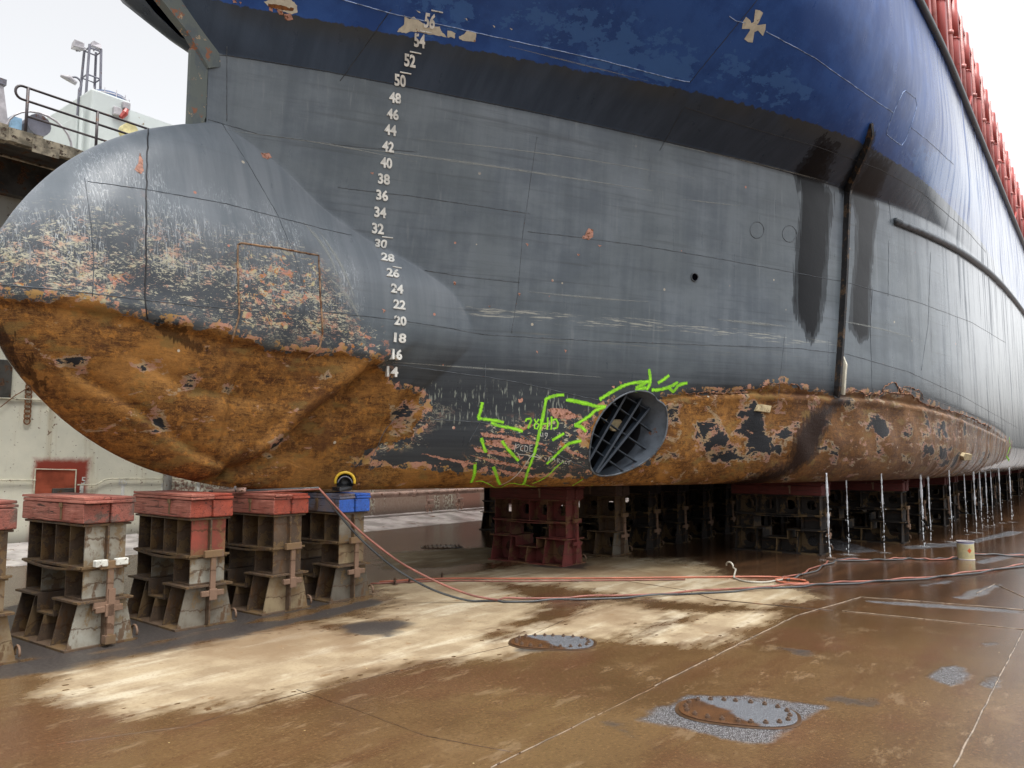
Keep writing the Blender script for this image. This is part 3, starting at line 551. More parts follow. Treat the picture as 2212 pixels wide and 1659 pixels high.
# chips where the coatings have come off
mb = MB(); C1 = lambda q: (q[0] * .3333, q[1] * .3333); C2 = lambda q: (737 + q[0] * .3333, q[1] * .3333)
for poly in [[(410, 100), (440, 125), (465, 108), (500, 125), (540, 160), (560, 180), (585, 165), (610, 175), (640, 170), (650, 205), (685, 240), (640, 232), (560, 220), (500, 208), (450, 205), (420, 215), (365, 205), (375, 185), (405, 165)], [(690, 200), (715, 198), (740, 215), (735, 250), (712, 235), (690, 245)],
             [(820, 195), (840, 200), (875, 210), (870, 270), (800, 262), (765, 255), (765, 235), (790, 222)], [(483, 67), (500, 70), (515, 86)], [(795, 118), (815, 120), (820, 132)], [(980, 165), (1000, 172), (992, 180)], [(1090, 180), (1112, 185), (1105, 192)]]: patch(new(), [C2(q) for q in poly], 1.0, .004)
patch(new(), [C1(q) for q in [(1712, 12), (1760, -6), (1885, -6), (1925, 35), (1928, 80), (1890, 92), (1800, 60), (1740, 40)]], .8, .004)
flush('cream_undercoat_chip', M['cream'])
mb = MB()
patch(mb, [C1(q) for q in [(1735, 22), (1830, 35), (1905, 52), (1900, 72), (1850, 68), (1760, 50), (1738, 40)]], .8, .006)
part(mb.build('rust_patch', M['rustchip']))
mb = MB(); C3 = lambda q: (q[0] * .3333, q[1] * .3333)
for poly in [[(1745, 45), (1765, 50), (1768, 78), (1745, 70)], [(1790, 60), (1825, 68), (1840, 100), (1810, 95)], [(1838, 92), (1885, 88), (1900, 128), (1850, 132)], [(1508, 2), (1530, 0), (1535, 18), (1512, 20)], [(1545, 8), (1565, 15), (1562, 28)], [(1690, 992), (1745, 992), (1762, 1020), (1735, 1035), (1700, 1020)], [(870, 1100), (895, 1060), (905, 990), (925, 1040), (930, 1110), (910, 1130)]]: patch(new(), [C3(q) for q in poly], .8)
for poly in [[(1590, 1500), (1605, 1478), (1635, 1490), (1632, 1535), (1605, 1555), (1560, 1545), (1565, 1525), (1595, 1530)], [(1525, 1645), (1548, 1650), (1540, 1662)], [(1660, 1585), (1685, 1590), (1675, 1603)], [(1195, 1575), (1213, 1582), (1205, 1595)], [(185, 1120), (212, 1115), (205, 1132)]]: patch(new(), [C2(q) for q in poly], .8)
C5 = lambda q: (737 + q[0] * .3333, 553 + q[1] * .3333)
for poly in [[(722, 175), (735, 165), (745, 185), (728, 190)], [(950, 320), (968, 325), (962, 338)], [(1148, 235), (1160, 240), (1156, 262)], [(1150, 930), (1170, 920), (1180, 945), (1155, 950)], [(1265, 610), (1278, 615), (1275, 640)], [(1448, 605), (1465, 612), (1455, 625)], [(1750, 850), (1768, 845), (1765, 862)], [(1800, 812), (1820, 818), (1812, 832)], [(265, 345), (290, 350), (275, 368)],
             [(905, 1145), (1050, 1160), (1200, 1190), (1330, 1220), (1320, 1230), (1180, 1215), (1040, 1180), (920, 1170)], [(930, 1195), (1030, 1190), (1140, 1235), (1110, 1255), (1000, 1235)], [(860, 1240), (960, 1255), (1180, 1300), (1170, 1318), (980, 1285), (870, 1265)], [(830, 1290), (1000, 1320), (1260, 1375), (1240, 1385), (1000, 1345)], [(1010, 1380), (1180, 1410), (1265, 1425), (1200, 1440), (1060, 1415)],
             [(1340, 990), (1440, 985), (1500, 1020), (1560, 1040), (1480, 1055), (1380, 1050)], [(520, 1280), (700, 1310), (880, 1345), (860, 1352), (680, 1325)], [(1430, 1240), (1520, 1270), (1580, 1300), (1560, 1306), (1450, 1262)], [(780, 1345), (830, 1320), (820, 1350), (790, 1380)], [(350, 830), (375, 812), (370, 845), (340, 862)],
             [(1520, 1130), (1580, 1060), (1600, 1130), (1575, 1190), (1550, 1170)]]: patch(new(), [C5(q) for q in poly], 1.6)
flush('pink_primer_chip', M['pinkprimer'])
# curled coating along the top of the damage
mb = MB()
for L in [[(1640, 845), (1652, 832), (1680, 828), (1720, 832), (1728, 842)], [(1480, 850), (1530, 846), (1560, 850), (1620, 846)], [(1862, 858), (1880, 850), (1900, 852), (1912, 846), (1935, 850), (1962, 852), (1980, 862), (2000, 874), (2040, 884)], [(1905, 848), (1912, 832), (1932, 828), (1945, 846), (1955, 836), (1985, 846), (1992, 862)], [(2040, 884), (2090, 900), (2140, 924)], [(1835, 852), (1850, 842), (1870, 852)]]:
    pts = []; rs = []
    for p in dense(smoothpoly(L, 6), 3):
        q = cast(p[0] + random.uniform(-1.5, 1.5), p[1] + random.uniform(-2, 2))
        if q: pts.append(q[0] + q[1] * random.uniform(.004, .02)); rs.append(random.uniform(.003, .014))
    new().tube(pts, rs, 6)
flush('peeling_coating', M['peel'], smooth=True)
# zinc anodes
def slab_on(name, poly, th, mat_, off=.0):
    o = MB(); a = [cast(*p) for p in poly]; n = len(a); nv = sum((q[1] for q in a), Vector()).normalized()
    vs = [q[0] - nv * .01 for q in a] + [q[0] + nv * th for q in a]
    o.add(vs, [tuple(range(n)), tuple(range(2 * n - 1, n - 1, -1))] + [(i, (i + 1) % n, n + (i + 1) % n, n + i) for i in range(n)]); return part(o.build(name, mat_, bevel=.008))
slab_on('anode', [(1628, 888), (1636, 873), (1662, 877), (1658, 892)], .05, M['anode']); slab_on('anode', [(2074, 984), (2078, 977), (2094, 980), (2091, 992), (2076, 993)], .06, M['anode'])
# spray can marks
mb = MB(); Z = lambda q: (993.6 + q[0] * .1771, 777.6 + q[1] * .1771)
GL = [[(272, 515), (258, 590), (235, 670), (218, 710)], [(215, 712), (330, 725), (440, 740), (535, 762)], [(380, 762), (450, 795), (600, 825), (700, 848), (765, 872)], [(1270, 425), (1180, 432), (1110, 450), (1045, 475)], [(1050, 470), (1035, 560), (1005, 720), (960, 920), (920, 1090), (870, 1240), (830, 1340), (790, 1480), (770, 1512)], [(1290, 488), (1400, 505), (1500, 530), (1610, 545)],
      [(260, 950), (285, 1040), (318, 1130)], [(510, 985), (570, 1070), (650, 1160), (715, 1230)], [(1270, 895), (1190, 940), (1125, 980)], [(1480, 985), (1400, 1000), (1310, 1030), (1220, 1110), (1130, 1200), (1055, 1268)], [(185, 1250), (178, 1370), (160, 1440), (135, 1495)], [(405, 1300), (440, 1390), (465, 1470), (490, 1520)]]
for L in GL: strip(new(), [Z(p) for p in smoothpoly(L, 5)], .052)
ZT = lambda q: (1227 + q[0] * .1354, 812 + q[1] * .1354)
for L in [[(-10, 380), (120, 400), (300, 440), (430, 480), (600, 490)], [(600, 490), (500, 520), (420, 560), (350, 630), (230, 710), (100, 790)], [(100, 790), (200, 810), (250, 850), (290, 890)], [(500, 380), (620, 300), (760, 220), (900, 150), (1050, 110), (1290, 90)], [(1290, -110), (1305, 0), (1310, 60), (1300, 130), (1250, 225)], [(1240, 110), (1160, 150), (1080, 195)], [(1070, 235), (1150, 205), (1250, 190)], [(1330, 225), (1450, 220), (1600, 180), (1720, 120), (1730, 90)], [(1600, 180), (1680, 245), (1760, 150), (1900, 110)], [(1430, 115), (1520, 60), (1610, -10)]]:
    strip(new(), [ZT(p) for p in smoothpoly(L, 5)], .058, .006)
for L in [[(800, 750), (810, 720), (860, 715), (870, 740), (845, 790), (830, 835)], [(905, 720), (925, 760), (905, 800), (910, 835), (940, 840), (965, 790), (930, 760), (960, 720)], [(985, 720), (990, 780), (985, 850)], [(1070, 700), (1068, 780), (1060, 850)], [(1000, 780), (1060, 775)], [(1115, 690), (1115, 780), (1110, 850)], [(1115, 740), (1170, 720), (1195, 770), (1185, 825), (1140, 840)]]:
    strip(new(), [Z(p) for p in L], .034)
for L in [[(190, 1480), (260, 1475), (350, 1510), (430, 1555), (490, 1558), (560, 1520), (640, 1500), (720, 1515), (800, 1520), (900, 1545), (1100, 1555), (1300, 1557)], [(885, 1505), (1000, 1455), (1090, 1390), (1180, 1300), (1270, 1230)], [(1370, 1530), (1440, 1490), (1500, 1450)], [(1500, 1555), (1620, 1530)]]: strip(new(), [Z(p) for p in smoothpoly(L, 5)], .022)
strip(new(), [(2180, 945), (2182, 965), (2174, 985), (2180, 995)], .07)
flush('spray_marking', M['green'])
mb = MB()
CH = [[(680, 1015), (668, 1070), (665, 1120)], [(680, 1040), (715, 1030), (725, 1050), (680, 1075)], [(770, 1040), (740, 1055), (735, 1095), (770, 1110)], [(790, 1040), (785, 1110)], [(790, 1040), (825, 1060), (820, 1105), (785, 1112)], [(850, 1040), (850, 1110), (885, 1110)], [(850, 1075), (880, 1070)], [(850, 1040), (885, 1035)], [(700, 1130), (720, 1170), (730, 1200)], [(700, 1145), (800, 1155), (900, 1175), (985, 1190)], [(930, 1150), (985, 1190), (940, 1215)],
      [(1040, 1195), (1052, 1205), (1035, 1220)], [(1070, 1235), (1085, 1180), (1105, 1235)], [(1120, 1225), (1125, 1190), (1140, 1215), (1150, 1195), (1155, 1235)], [(1185, 1250), (1185, 1200), (1215, 1210), (1190, 1228), (1220, 1255)], [(1235, 1258), (1250, 1215), (1265, 1262)], [(1290, 1225), (1275, 1255), (1300, 1262)], [(1300, 1240), (1355, 1220)], [(1330, 1225), (1325, 1270)], [(975, 890), (985, 930)], [(1005, 885), (1010, 940)], [(1000, 925), (985, 930), (975, 910)], [(1035, 890), (1065, 895), (1060, 925), (1035, 920), (1035, 895)], [(1060, 925), (1035, 965)]]
for L in CH: strip(mb, [Z(p) for p in L], .014, .008, 2)
strip(mb, [Z(p) for p in smoothpoly([(910, 1130), (850, 1190), (790, 1280), (700, 1390), (600, 1470), (500, 1520)], 4)], .018, .007)
part(mb.build('chalk_writing', M['chalk']))
mb = MB()                                                            # long pale scuffs
for L, ww in [([(737, 317), (850, 330), (1000, 350), (1150, 372), (1300, 395), (1410, 412)], .035), ([(900, 300), (1100, 322), (1300, 350), (1500, 385)], .02), ([(1440, 310), (1600, 345), (1760, 385), (1790, 395)], .03), ([(1470, 430), (1600, 445)], .02), ([(1100, 100), (1300, 150), (1400, 175)], .02), ([(1140, 630), (1300, 645), (1400, 652)], .03), ([(820, 780), (1100, 800), (1300, 815)], .025), ([(1800, 690), (1900, 710), (1990, 735)], .03), ([(480, 280), (700, 310), (900, 350)], .02), ([(1550, 690), (1700, 705)], .05), ([(655, 480), (690, 520), (715, 560), (730, 600)], .06), ([(690, 500), (735, 570), (765, 640)], .05), ([(712, 600), (750, 640), (778, 690)], .06)]:
    strip(new(), smoothpoly(L, 5), ww, .003, taper=True)
flush('scuff_mark', M['scuff'])
# fender bar standing off the plating
def bar(mb, poly, hw, out, mi=0):
    P = [cast(*p) for p in dense(smoothpoly(poly, 6), 12)]; P = [q for q in P if q]; n = len(P); vs = []
    for i, q in enumerate(P):
        t = (P[min(i + 1, n - 1)][0] - P[max(i - 1, 0)][0]).normalized(); s = t.cross(q[1]).normalized(); k = out * min(1, i / 5 + .25)
        vs += [q[0] - s * hw - q[1] * .03, q[0] + s * hw - q[1] * .03, q[0] + s * hw * .8 + q[1] * k, q[0] - s * hw * .8 + q[1] * k]
    fs = [(0, 1, 2, 3), tuple(4 * (n - 1) + j for j in (3, 2, 1, 0))]
    for i in range(n - 1):
        a = 4 * i; fs += [(a + j, a + 4 + j, a + 4 + (j + 1) % 4, a + (j + 1) % 4) for j in range(4)]
    mb.add(vs, fs, mi)
mb = MB(); bar(mb, [(1881, 266), (1872, 300), (1862, 330), (1845, 370), (1828, 412), (1824, 470), (1819, 600), (1811, 740), (1803, 852)], .032, .10); fb = part(mb.build('fender_bar', M['fender']))
mb = MB(); bar(mb, [(1819, 770), (1815, 800), (1812, 848)], .026, .112); part(mb.build('bare_edge', M['cream']), fb)
mb = MB(); P = [cast(*p) for p in dense(smoothpoly([(1930, 478), (2000, 507), (2060, 537), (2110, 570), (2150, 604), (2190, 650), (2235, 710)], 6), 10)]; P = [q for q in P if q]
far = P[-1][0]; pts = [q[0] + q[1] * .03 for q in P] + [Vector((x, YC - float(b_all(np.array([x]), np.array([far.z]))[0]) - .03, far.z)) for x in np.arange(far.x + 1, 58, 2)]
mb.tube(pts, .062, 10); part(mb.build('half_round_rail', M['weld'], smooth=True))
# bow thruster tunnel
mb = MB(); N = 48; rings = []
for k in range(N):
    a = 2 * math.pi * k / N; x, z = t_pt(a); h = BV.ray_cast(Vector((x, -2, z)), Vector((0, 1, 0)))[0]; rings.append((x, h.y, z))
vs = [(x, y + .002, z) for x, y, z in rings] + [(x, y + .42, z) for x, y, z in rings] + [(x, YC + 1.2, z) for x, y, z in rings]
mb.add(vs, [(k, (k + 1) % N, N + (k + 1) % N, N + k) for k in range(N)], 0); mb.add(vs[N:], [(k, (k + 1) % N, N + (k + 1) % N, N + k) for k in range(N)], 1); mb.add([(x, YC + 1.15, z) for x, y, z in rings], [tuple(range(N))], 1)  # deep part black: shade inside the tunnel put into the colour
tun = part(mb.build('thruster_tunnel', [M['tunnel'], M['black']], smooth=True))
mb = MB(); mb.tube([Vector(q) for q in rings] + [Vector(rings[0])], .014, 6); part(mb.build('tunnel_lip', M['weld'], smooth=True), tun)
# grille set inside the mouth, parallel to the plating there
cN = side(TX - .75, TZ), side(TX + .75, TZ); gd = (cN[1] - cN[0]); gd.z = 0; gd.normalize(); gn = Vector((gd.y, -gd.x, 0)); gn = gn if gn.y < 0 else -gn
gc = Vector((TX, (cN[0].y + cN[1].y) / 2, TZ)) - gn * .16
def on_plane(p):
    d = Vector(ray(*p)); o = Vector(EYEV); t = (gc - o).dot(gn) / d.dot(gn); return o + d * t
def chord(a, b):
    # the straight line through two points of the grille plane, cut where it meets the tunnel wall
    p, q = on_plane(a), on_plane(b); e = [p + (q - p) * t for t in np.linspace(-1.2, 2.2, 400)]; k = [v for v in e if math.hypot(*t_rel(v.x, v.z)) < .995]
    return k[0], k[-1]
def rod(name, a, b, hw, dp, back):
    p, q = chord(ZT(a), ZT(b)); p, q = p - gn * back, q - gn * back; d = (q - p).normalized(); s = d.cross(gn).normalized(); g_ = MB()
    vs = [e + s * u * hw - gn * w_ for e in (p, q) for u, w_ in ((-1, 0), (1, 0), (1, dp), (-1, dp))]
    g_.add(vs, [(0, 1, 2, 3), (7, 6, 5, 4), (0, 4, 5, 1), (1, 5, 6, 2), (2, 6, 7, 3), (3, 7, 4, 0)]); part(g_.build(name, M['grille'], bevel=.003), tun)
for a, b in [((365, 1310), (935, 310)), ((590, 1310), (1260, 240)), ((830, 1110), (1400, 400))]: rod('grille_bar', a, b, .016, .13, 0)
for a, b in [((730, 430), (1230, 790)), ((530, 650), (930, 930)), ((370, 880), (815, 1170)), ((930, 320), (1330, 560)), ((330, 1090), (600, 1290))]: rod('cross_rod', a, b, .007, .06, .03)
p = on_plane(ZT((860, 760))) - gn * .22; g_ = MB(); pl = [(-.17, .06), (-.1, .075), (.12, .07), (.17, .02), (.1, -.1), (-.02, -.1), (-.1, -.02)]
g_.add([p + gd * u + Vector((0, 0, v)) for u, v in pl] + [p + gd * u + Vector((0, 0, v)) - gn * .05 for u, v in pl], [tuple(range(7)), tuple(range(13, 6, -1))] + [(i, (i + 1) % 7, 7 + (i + 1) % 7, 7 + i) for i in range(7)]); part(g_.build('anode', M['anode'], bevel=.01), tun)
# stem plate and the raked cutwater above it
mb = MB()
mb.prism([(4.12, 5.20), (4.46, 5.33), (4.50, 6.22), (4.10, 6.13)], YC - .03, YC + .03); part(mb.build('stem_plate', G('x').fin((.1, .1, .1)), bevel=.02)) if False else None
st = G('stem_steel'); n_ = st.noise(4, st.mp((1.5, 1.5, .8)), d=7, r=.66); x_, y_, z_ = st.sep()
k_ = st.mix(st.ss(n_, .40, .52), (.085, .105, .112), (.11, .13, .12)); e_ = st.add(x_, st.mul(st.add(n_, -.5), .35)); k_ = st.mix(st.ss(e_, -1.74, -1.76), k_, (.22, .15, .12)); k_ = st.mix(st.mul(st.ss(st.noise(6, d=7, r=.7), .57, .60), .9), k_, (.26, .09, .035)); k_ = st.mix(st.mul(st.ss(st.noise(9, d=7, r=.7), .62, .64), .9), k_, (.42, .30, .18))
M['stem'] = st.fin(k_, .5, nrm=st.bump(n_, .3, .02))
mb = MB(); sec = [(4.20, 5.2), (4.44, 5.36), (4.44, 6.24), (4.20, 6.14)]
mb.prism(sec, YC - .022, YC + .022); part(mb.build('stem_plate', M['stem'], bevel=.015))
mb = MB(); L = []
for z_ in np.linspace(6.02, 9.6, 14): L.append((float(XST(max(z_, 6.2))) - (.06 if z_ > 6.1 else -.05), z_))
vs = []; 
for x, z in L:
    wd = .065 + .015 * (z - 6); vs += [(x - .09, YC, z - .06), (x - .05, YC - wd * .7, z - .03), (x + .15, YC - wd * .9, z + .07), (x + .15, YC + wd * .9, z + .07), (x - .05, YC + wd * .7, z - .03)]
fs = [(0, 1, 2, 3, 4)]
for i in range(len(L) - 1): fs += [(i * 5 + j, i * 5 + (j + 1) % 5, i * 5 + 5 + (j + 1) % 5, i * 5 + 5 + j) for j in range(5)]
mb.add(vs, fs); part(mb.build('cutwater_bar', M['stem']))
# deck edge and the red rack standing along it
mb = MB(); mb.tube([(float(x), YC - float(b) - .03, ZD + .03) for x, b in zip(HX[-1][::6], HB[-1][::6]) if x > 1.2], .075, 10); part(mb.build('deck_edge_rail', M['rail'], smooth=True))
mb = MB(); pts = [(float(x), YC - float(b) + .32 - .30 * min(1, max(0, (x - 14) / 5)), ZD + .32 - .3 * min(1, max(0, (x - 14) / 5))) for x, b in zip(HX[-1][::6], HB[-1][::6]) if 3 < x < 20]; mb.tube(pts, .045, 8); part(mb.build('bulwark_pipe', M['rail'], smooth=True))
for k in range(16):
    x0 = 15.6 + k * 1.86; bb = YC - float(np.interp(x0, HX[-1], HB[-1])); y0 = bb + .12
    mb = MB(); mb.tube([(x0, y0, ZD - .05), (x0, y0, 12.1)], .105, 14); po = part(mb.build('rack_post', M['redpost'], smooth=True))
    mb = MB(); mb.tube([(x0, y0, 11.12), (x0, y0, 12.06)], .109, 14); mb.tube([(x0, y0, 11.10), (x0, y0, 11.13)], .12, 14); part(mb.build('sleeve', M['redsleeve'], smooth=True), po)
    mb = MB(); mb.box((x0 + .42, y0 - .05, ZD - .05), (x0 + .66, y0 + .2, 12.0)); part(mb.build('rack_column', M['redpost'], bevel=.02))
    mb = MB(); mb.tube([(x0 + 1.12, y0 - .02, ZD - .05), (x0 + 1.12, y0 - .02, 12.2)], .055, 8); mb.tube([(x0 + 1.12, y0 - .02, 10.9), (x0 + 1.12, y0 - .02, 10.98)], .08, 8); part(mb.build('rack_pipe', M['redlite'], smooth=True))
    if k % 3 == 0: mb = MB(); mb.tube([(x0 - .15, y0 - .1, 10.4), (x0 - .7, y0 - .02, ZD)], .035, 6); part(mb.build('rack_brace', M['redpost'], smooth=True))
mb = MB(); mb.box((15.3, YC - 5.52, 12.0), (46, YC - 4.6, 12.1)); mb.box((15.3, YC - 5.1, ZD), (46, YC - 5.02, 11.9)); part(mb.build('rack_wall', M['redpost']))
# ------------------------------------------------------------------ keel blocks
def mat_steel(name, c1, c2, low=(.11, .055, .022), amt=.5, dark=.3):
    g = G(name); x, y, z = g.sep(); n = g.noise(3.2, d=7, r=.64); n2 = g.noise(9, g.mp((1, 1, .45)), d=6, r=.65); f = g.noise(60, d=4)
    k = g.mix(g.ss(n, .36, .62), c1, c2); k = g.mix(g.mul(g.ss(n2, .66 - .22 * amt, .74 - .22 * amt), .85), k, low)
    edge = g.ss(g.add(n, g.mul(f, .15)), .60, .62); k = g.mix(g.mul(edge, .5), k, (.21, .13, .05))
    wl = g.ma('ABSOLUTE', g.add(g.ma('FRACT', g.mul(z, 2.6)), -.42, g.mul(g.add(n, -.5), .9))); k = g.mix(g.mul(g.ss(wl, .035, .012), .7), k, (.07, .032, .012))
    k = g.mix(g.mul(g.ss(g.noise(1.1, d=5), .45, .65), dark), k, (.03, .026, .024))
    return g.fin(k, g.add(.55, g.mul(n2, .3)), .1, g.bump(g.add(g.mul(f, .5), n2), .35, .012))
def mat_wood(name, c1, c2, dark=(.035, .02, .016), wear=0.):
    g = G(name); x, y, z = g.sep(); gr = g.noise(1, g.mp((34, 2.2, 34)), d=6, r=.68, dist=.5); n = g.noise(3, d=6, r=.65); f = g.noise(1, g.mp((90, 4, 90)), d=4)
    k = g.mix(g.ss(n, .38, .64), c1, c2); k = g.mix(g.mul(g.ss(gr, .42, .30), .5), k, tuple(min(1, q * 1.5 + .03) for q in c1)); k = g.mix(g.mul(g.ss(gr, .56, .64), .9), k, dark); k = g.mix(g.mul(g.ss(f, .42, .3), .6), k, dark); k = g.mix(g.mul(g.ss(g.noise(6, d=7, r=.7), .60, .66), .7), k, (.16, .075, .055))
    if wear: k = g.mix(g.ss(g.noise(2.1, d=7, r=.68), .66 - wear * .25, .70 - wear * .25), k, (.12, .075, .06))
    return g.fin(k, .7, nrm=g.bump(g.add(g.mul(gr, -1.2), g.mul(f, .4)), .6, .02))
S = {'shade': mat_steel('shade_dark_steel', (.022, .017, .014), (.014, .011, .010), low=(.022, .012, .008), amt=.4), 'pale': mat_steel('pale_grey_block_steel', (.33, .32, .27), (.20, .165, .115), amt=.6), 'brown': mat_steel('brown_block_steel', (.12, .078, .048), (.060, .040, .028), amt=.6), 'red': mat_steel('red_block_steel', (.30, .062, .04), (.17, .055, .035), amt=.35),  # 'shade' steel: darkness under the hull put into the colour
     'tan': mat_steel('tan_block_steel', (.27, .21, .12), (.17, .11, .065), amt=.4), 'olive': mat_steel('olive_block_steel', (.13, .115, .09), (.085, .065, .045), amt=.45), 'dred': mat_steel('dark_red_block_steel', (.17, .035, .03), (.11, .03, .026), amt=.2, dark=.2),
     'grey': mat_steel('weathered_grey_block_steel', (.21, .19, .15), (.12, .09, .06), amt=.5), 'white': paint('white_clamp_paint', (.55, .55, .5), .5, .2, sc=8), 'clamp': mat_steel('brown_clamp_steel', (.22, .135, .09), (.16, .10, .065), amt=.3)}
Wd = {'salmon': mat_wood('salmon_red_timber', (.43, .165, .12), (.33, .10, .07)), 'redend': mat_wood('bright_red_timber', (.36, .068, .036), (.24, .055, .035)), 'dark': mat_wood('weathered_red_timber', (.20, .075, .055), (.30, .09, .065), wear=.5), 'blue': mat_wood('blue_timber', (.035, .13, .52), (.03, .09, .36), wear=.25),
      'blueg': mat_wood('blue_grey_timber', (.12, .15, .24), (.2, .16, .16), wear=.4), 'maroon': mat_wood('maroon_timber', (.13, .028, .024), (.10, .022, .02)), 'shade': mat_wood('shade_dark_timber', (.02, .013, .011), (.015, .010, .009)), 'brown': mat_wood('brown_timber', (.10, .06, .045), (.075, .045, .035))}  # 'shade' timber likewise carries the under-hull shade in its colour
def steel_tier(mb, L, zb, zt, wb, wt, ys, hole=0., t=.014, notch=None, sag=0.):
    # I-girder lying along y with plate stiffeners and flanges
    hb, ht = wb / 2, wt / 2
    mb.box((-hb - .03, -.03, zb), (hb + .03, L + .03, zb + .018))
    if notch is None:
        if sag:
            n = 8; vs = []
            for i in range(n + 1):
                u = i / n; zz = zb - sag * math.sin(math.pi * u); vs += [(-hb - .05, L * u, zz), (hb + .05, L * u, zz), (hb + .05, L * u, zz + .018), (-hb - .05, L * u, zz + .018)]
            fs = [(0, 1, 2, 3), (4 * n + 3, 4 * n + 2, 4 * n + 1, 4 * n)]
            for i in range(n): fs += [(4 * i + j, 4 * i + (j + 1) % 4, 4 * i + 4 + (j + 1) % 4, 4 * i + 4 + j) for j in range(4)]
            mb.add(vs, fs)
        mb.box((-ht - .03, -.03, zt - .018), (ht + .03, L + .03, zt))
    else:
        a, b, zn = notch
        mb.box((-ht - .04, -.06, zt - .018), (ht + .04, a, zt)); mb.box((-ht - .04, b, zt - .018), (ht + .04, L + .06, zt))
        mb.box((-ht - .02, a - .016, zn), (ht + .02, a, zt - .018)); mb.box((-ht - .02, b, zn), (ht + .02, b + .016, zt - .018)); mb.box((-ht - .02, a, zn), (ht + .02, b, zn + .016))
    last = None
    for i, y in enumerate(ys):
        top = zt - .018
        if notch and notch[0] - .02 < y < notch[1] + .02: top = notch[2]
        k = (top - zb) / (zt - zb); hw = hb + (ht - hb) * k
        mb.prism([(-hb, zb + .018), (hb, zb + .018), (hw, top), (-hw, top)], y - t / 2, y + t / 2, 1 if i == 0 else 0)
        if last is not None:
            y0, y1 = last + t / 2, y - t / 2; tp = top if not (notch and notch[0] - .1 < (last + y) / 2 < notch[1] + .1) else notch[2]
            if hole and tp == zt - .018: mb.ring_plate((y0 + y1) / 2, (zb + .018 + tp) / 2, (y1 - y0) / 2, (tp - zb - .018) / 2, min(hole, (y1 - y0) * .42), -.008, .008)
            else: mb.box((-.008, y0, zb + .018), (.008, y1, tp))
        last = y
def clamp(root, x, zt, zb, mat_, cross=True):
    mb = MB(); mb.box((x - .028, -.085, zb), (x + .028, -.055, zt)); mb.box((x - .10, -.095, zt - .05), (x + .10, -.05, zt + .02))
    if cross: mb.box((x - .12, -.09, zb - .01), (x + .12, -.055, zb + .045)); mb.box((x - .04, -.10, zb - .05), (x + .04, -.08, zb + .06))
    return mb.build('clamp', mat_, root, bevel=.006)
def keel_block(label, loc, st1, st2, st3, wood, woodend=None, L=1.12, holes=0., cap=True, rz=0., group='steel keel blocks ahead of the bow', clampm='clamp', zs=(0, .41, .65, 1.0, 1.24), eye=True, inner='brown', boards=True):
    r = tag(empty('keel_block', loc, rz), label, 'keel block', group)
    z0, z1, z2, z3, z4 = zs
    mb = MB(); steel_tier(mb, L, z0, z1, .58, .41, [.007, L * .26, L * .5, L * .74, L - .007], holes and .09, notch=(L * .38, L * .66, z1 - .17)); mb.box((-.008, -.07, .02), (.008, 0, z1 - .02))
    b = mb.build('base_tier', [S[inner], S[st1]], r)
    if eye:
        mb = MB(); mb.tube([(.30, .0 + .05 * math.cos(a), .07 + .06 * math.sin(a)) for a in np.linspace(-.4, math.pi + .4, 10)], .011, 6); mb.build('lifting_eye', S['clamp'], r, smooth=True)
    for ya, yb in ((0.0, .33), (L - .33, L)):
        mb = MB(); w2 = .18; mb.box((-w2, ya, z1 + .003), (w2, yb, z1 + .018)); mb.box((-w2 - .02, ya - .01, z2 - .016), (w2 + .02, yb + .01, z2)); mb.box((-w2, ya, z1 + .018), (w2, ya + .014, z2 - .016), 1); mb.box((-w2, yb - .014, z1 + .018), (w2, yb, z2 - .016)); mb.box((-.008, ya + .014, z1 + .018), (.008, yb - .014, z2 - .016))
        mb.build('spacer_box', [S[inner], S[st2]], r)
    mb = MB(); steel_tier(mb, L, z2 + .003, z3, .36, .36, [.007, L * .25, L * .5, L * .75, L - .007], holes and .085, sag=.035); mb.box((-.008, -.05, z2 + .02), (.008, 0, z3 - .02)); mb.build('upper_tier', [S[inner], S[st3]], r)
    if cap:
        for i, (xa, xb) in enumerate(((-.225, -.004), (.004, .215))):
            mb = MB(); n = 10; vs = []
            for k in range(n + 1):
                y = -.05 - .02 * i + (L + .12) * k / n; j = lambda s=.006: random.uniform(-s, s); vs += [(xa + j(), y, z3 + .004 + abs(j(.004))), (xb + j(), y, z3 + .004 + abs(j(.004))), (xb + j(), y, z4 - .062 + j(.004)), (xa + j(), y, z4 - .062 + j(.004))]
            fs = [(0, 1, 2, 3), (4 * n + 3, 4 * n + 2, 4 * n + 1, 4 * n)]
            for k in range(n): fs += [(4 * k + q, 4 * k + 4 + q, 4 * k + 4 + (q + 1) % 4, 4 * k + (q + 1) % 4) for q in range(4)]
            mi = [0] * len(fs); o = mb; o.add(vs, fs); mt = [Wd[wood], Wd[woodend or wood]]
            o.mi[0] = 1
            if woodend and i == 1: o.mi = [1] * len(o.mi)
            o.build('cap_timber', mt, r, bevel=.012)
        if boards:
            for i, (xa, xb) in enumerate(((-.23, .0), (.006, .22))):
                for k in range(2):
                    mb = MB(); zz = z4 - .058 + k * .029; e = random.uniform(-.03, .03); mb.box((xa + random.uniform(-.008, .008), -.07 + e, zz), (xb + random.uniform(-.008, .008), L + .06 + e, zz + .026), jit=.003); mb.build('top_board', Wd[wood if i == 0 or not woodend else woodend], r, bevel=.005)
        mb = MB(); mb.box((-.232, L * .32, z3 + .03), (-.226, L * .32 + .03, z4 - .07), jit=.002); mb.box((-.24, L * .32 - .005, z4 - .10), (-.226, L * .32 + .04, z4 - .06)); mb.build('wood_strap', S['clamp'], r)
    if clampm:
        clamp(r, .02, z2 + .045, z1 - .10, S[clampm])
    return r
FY = 7.16
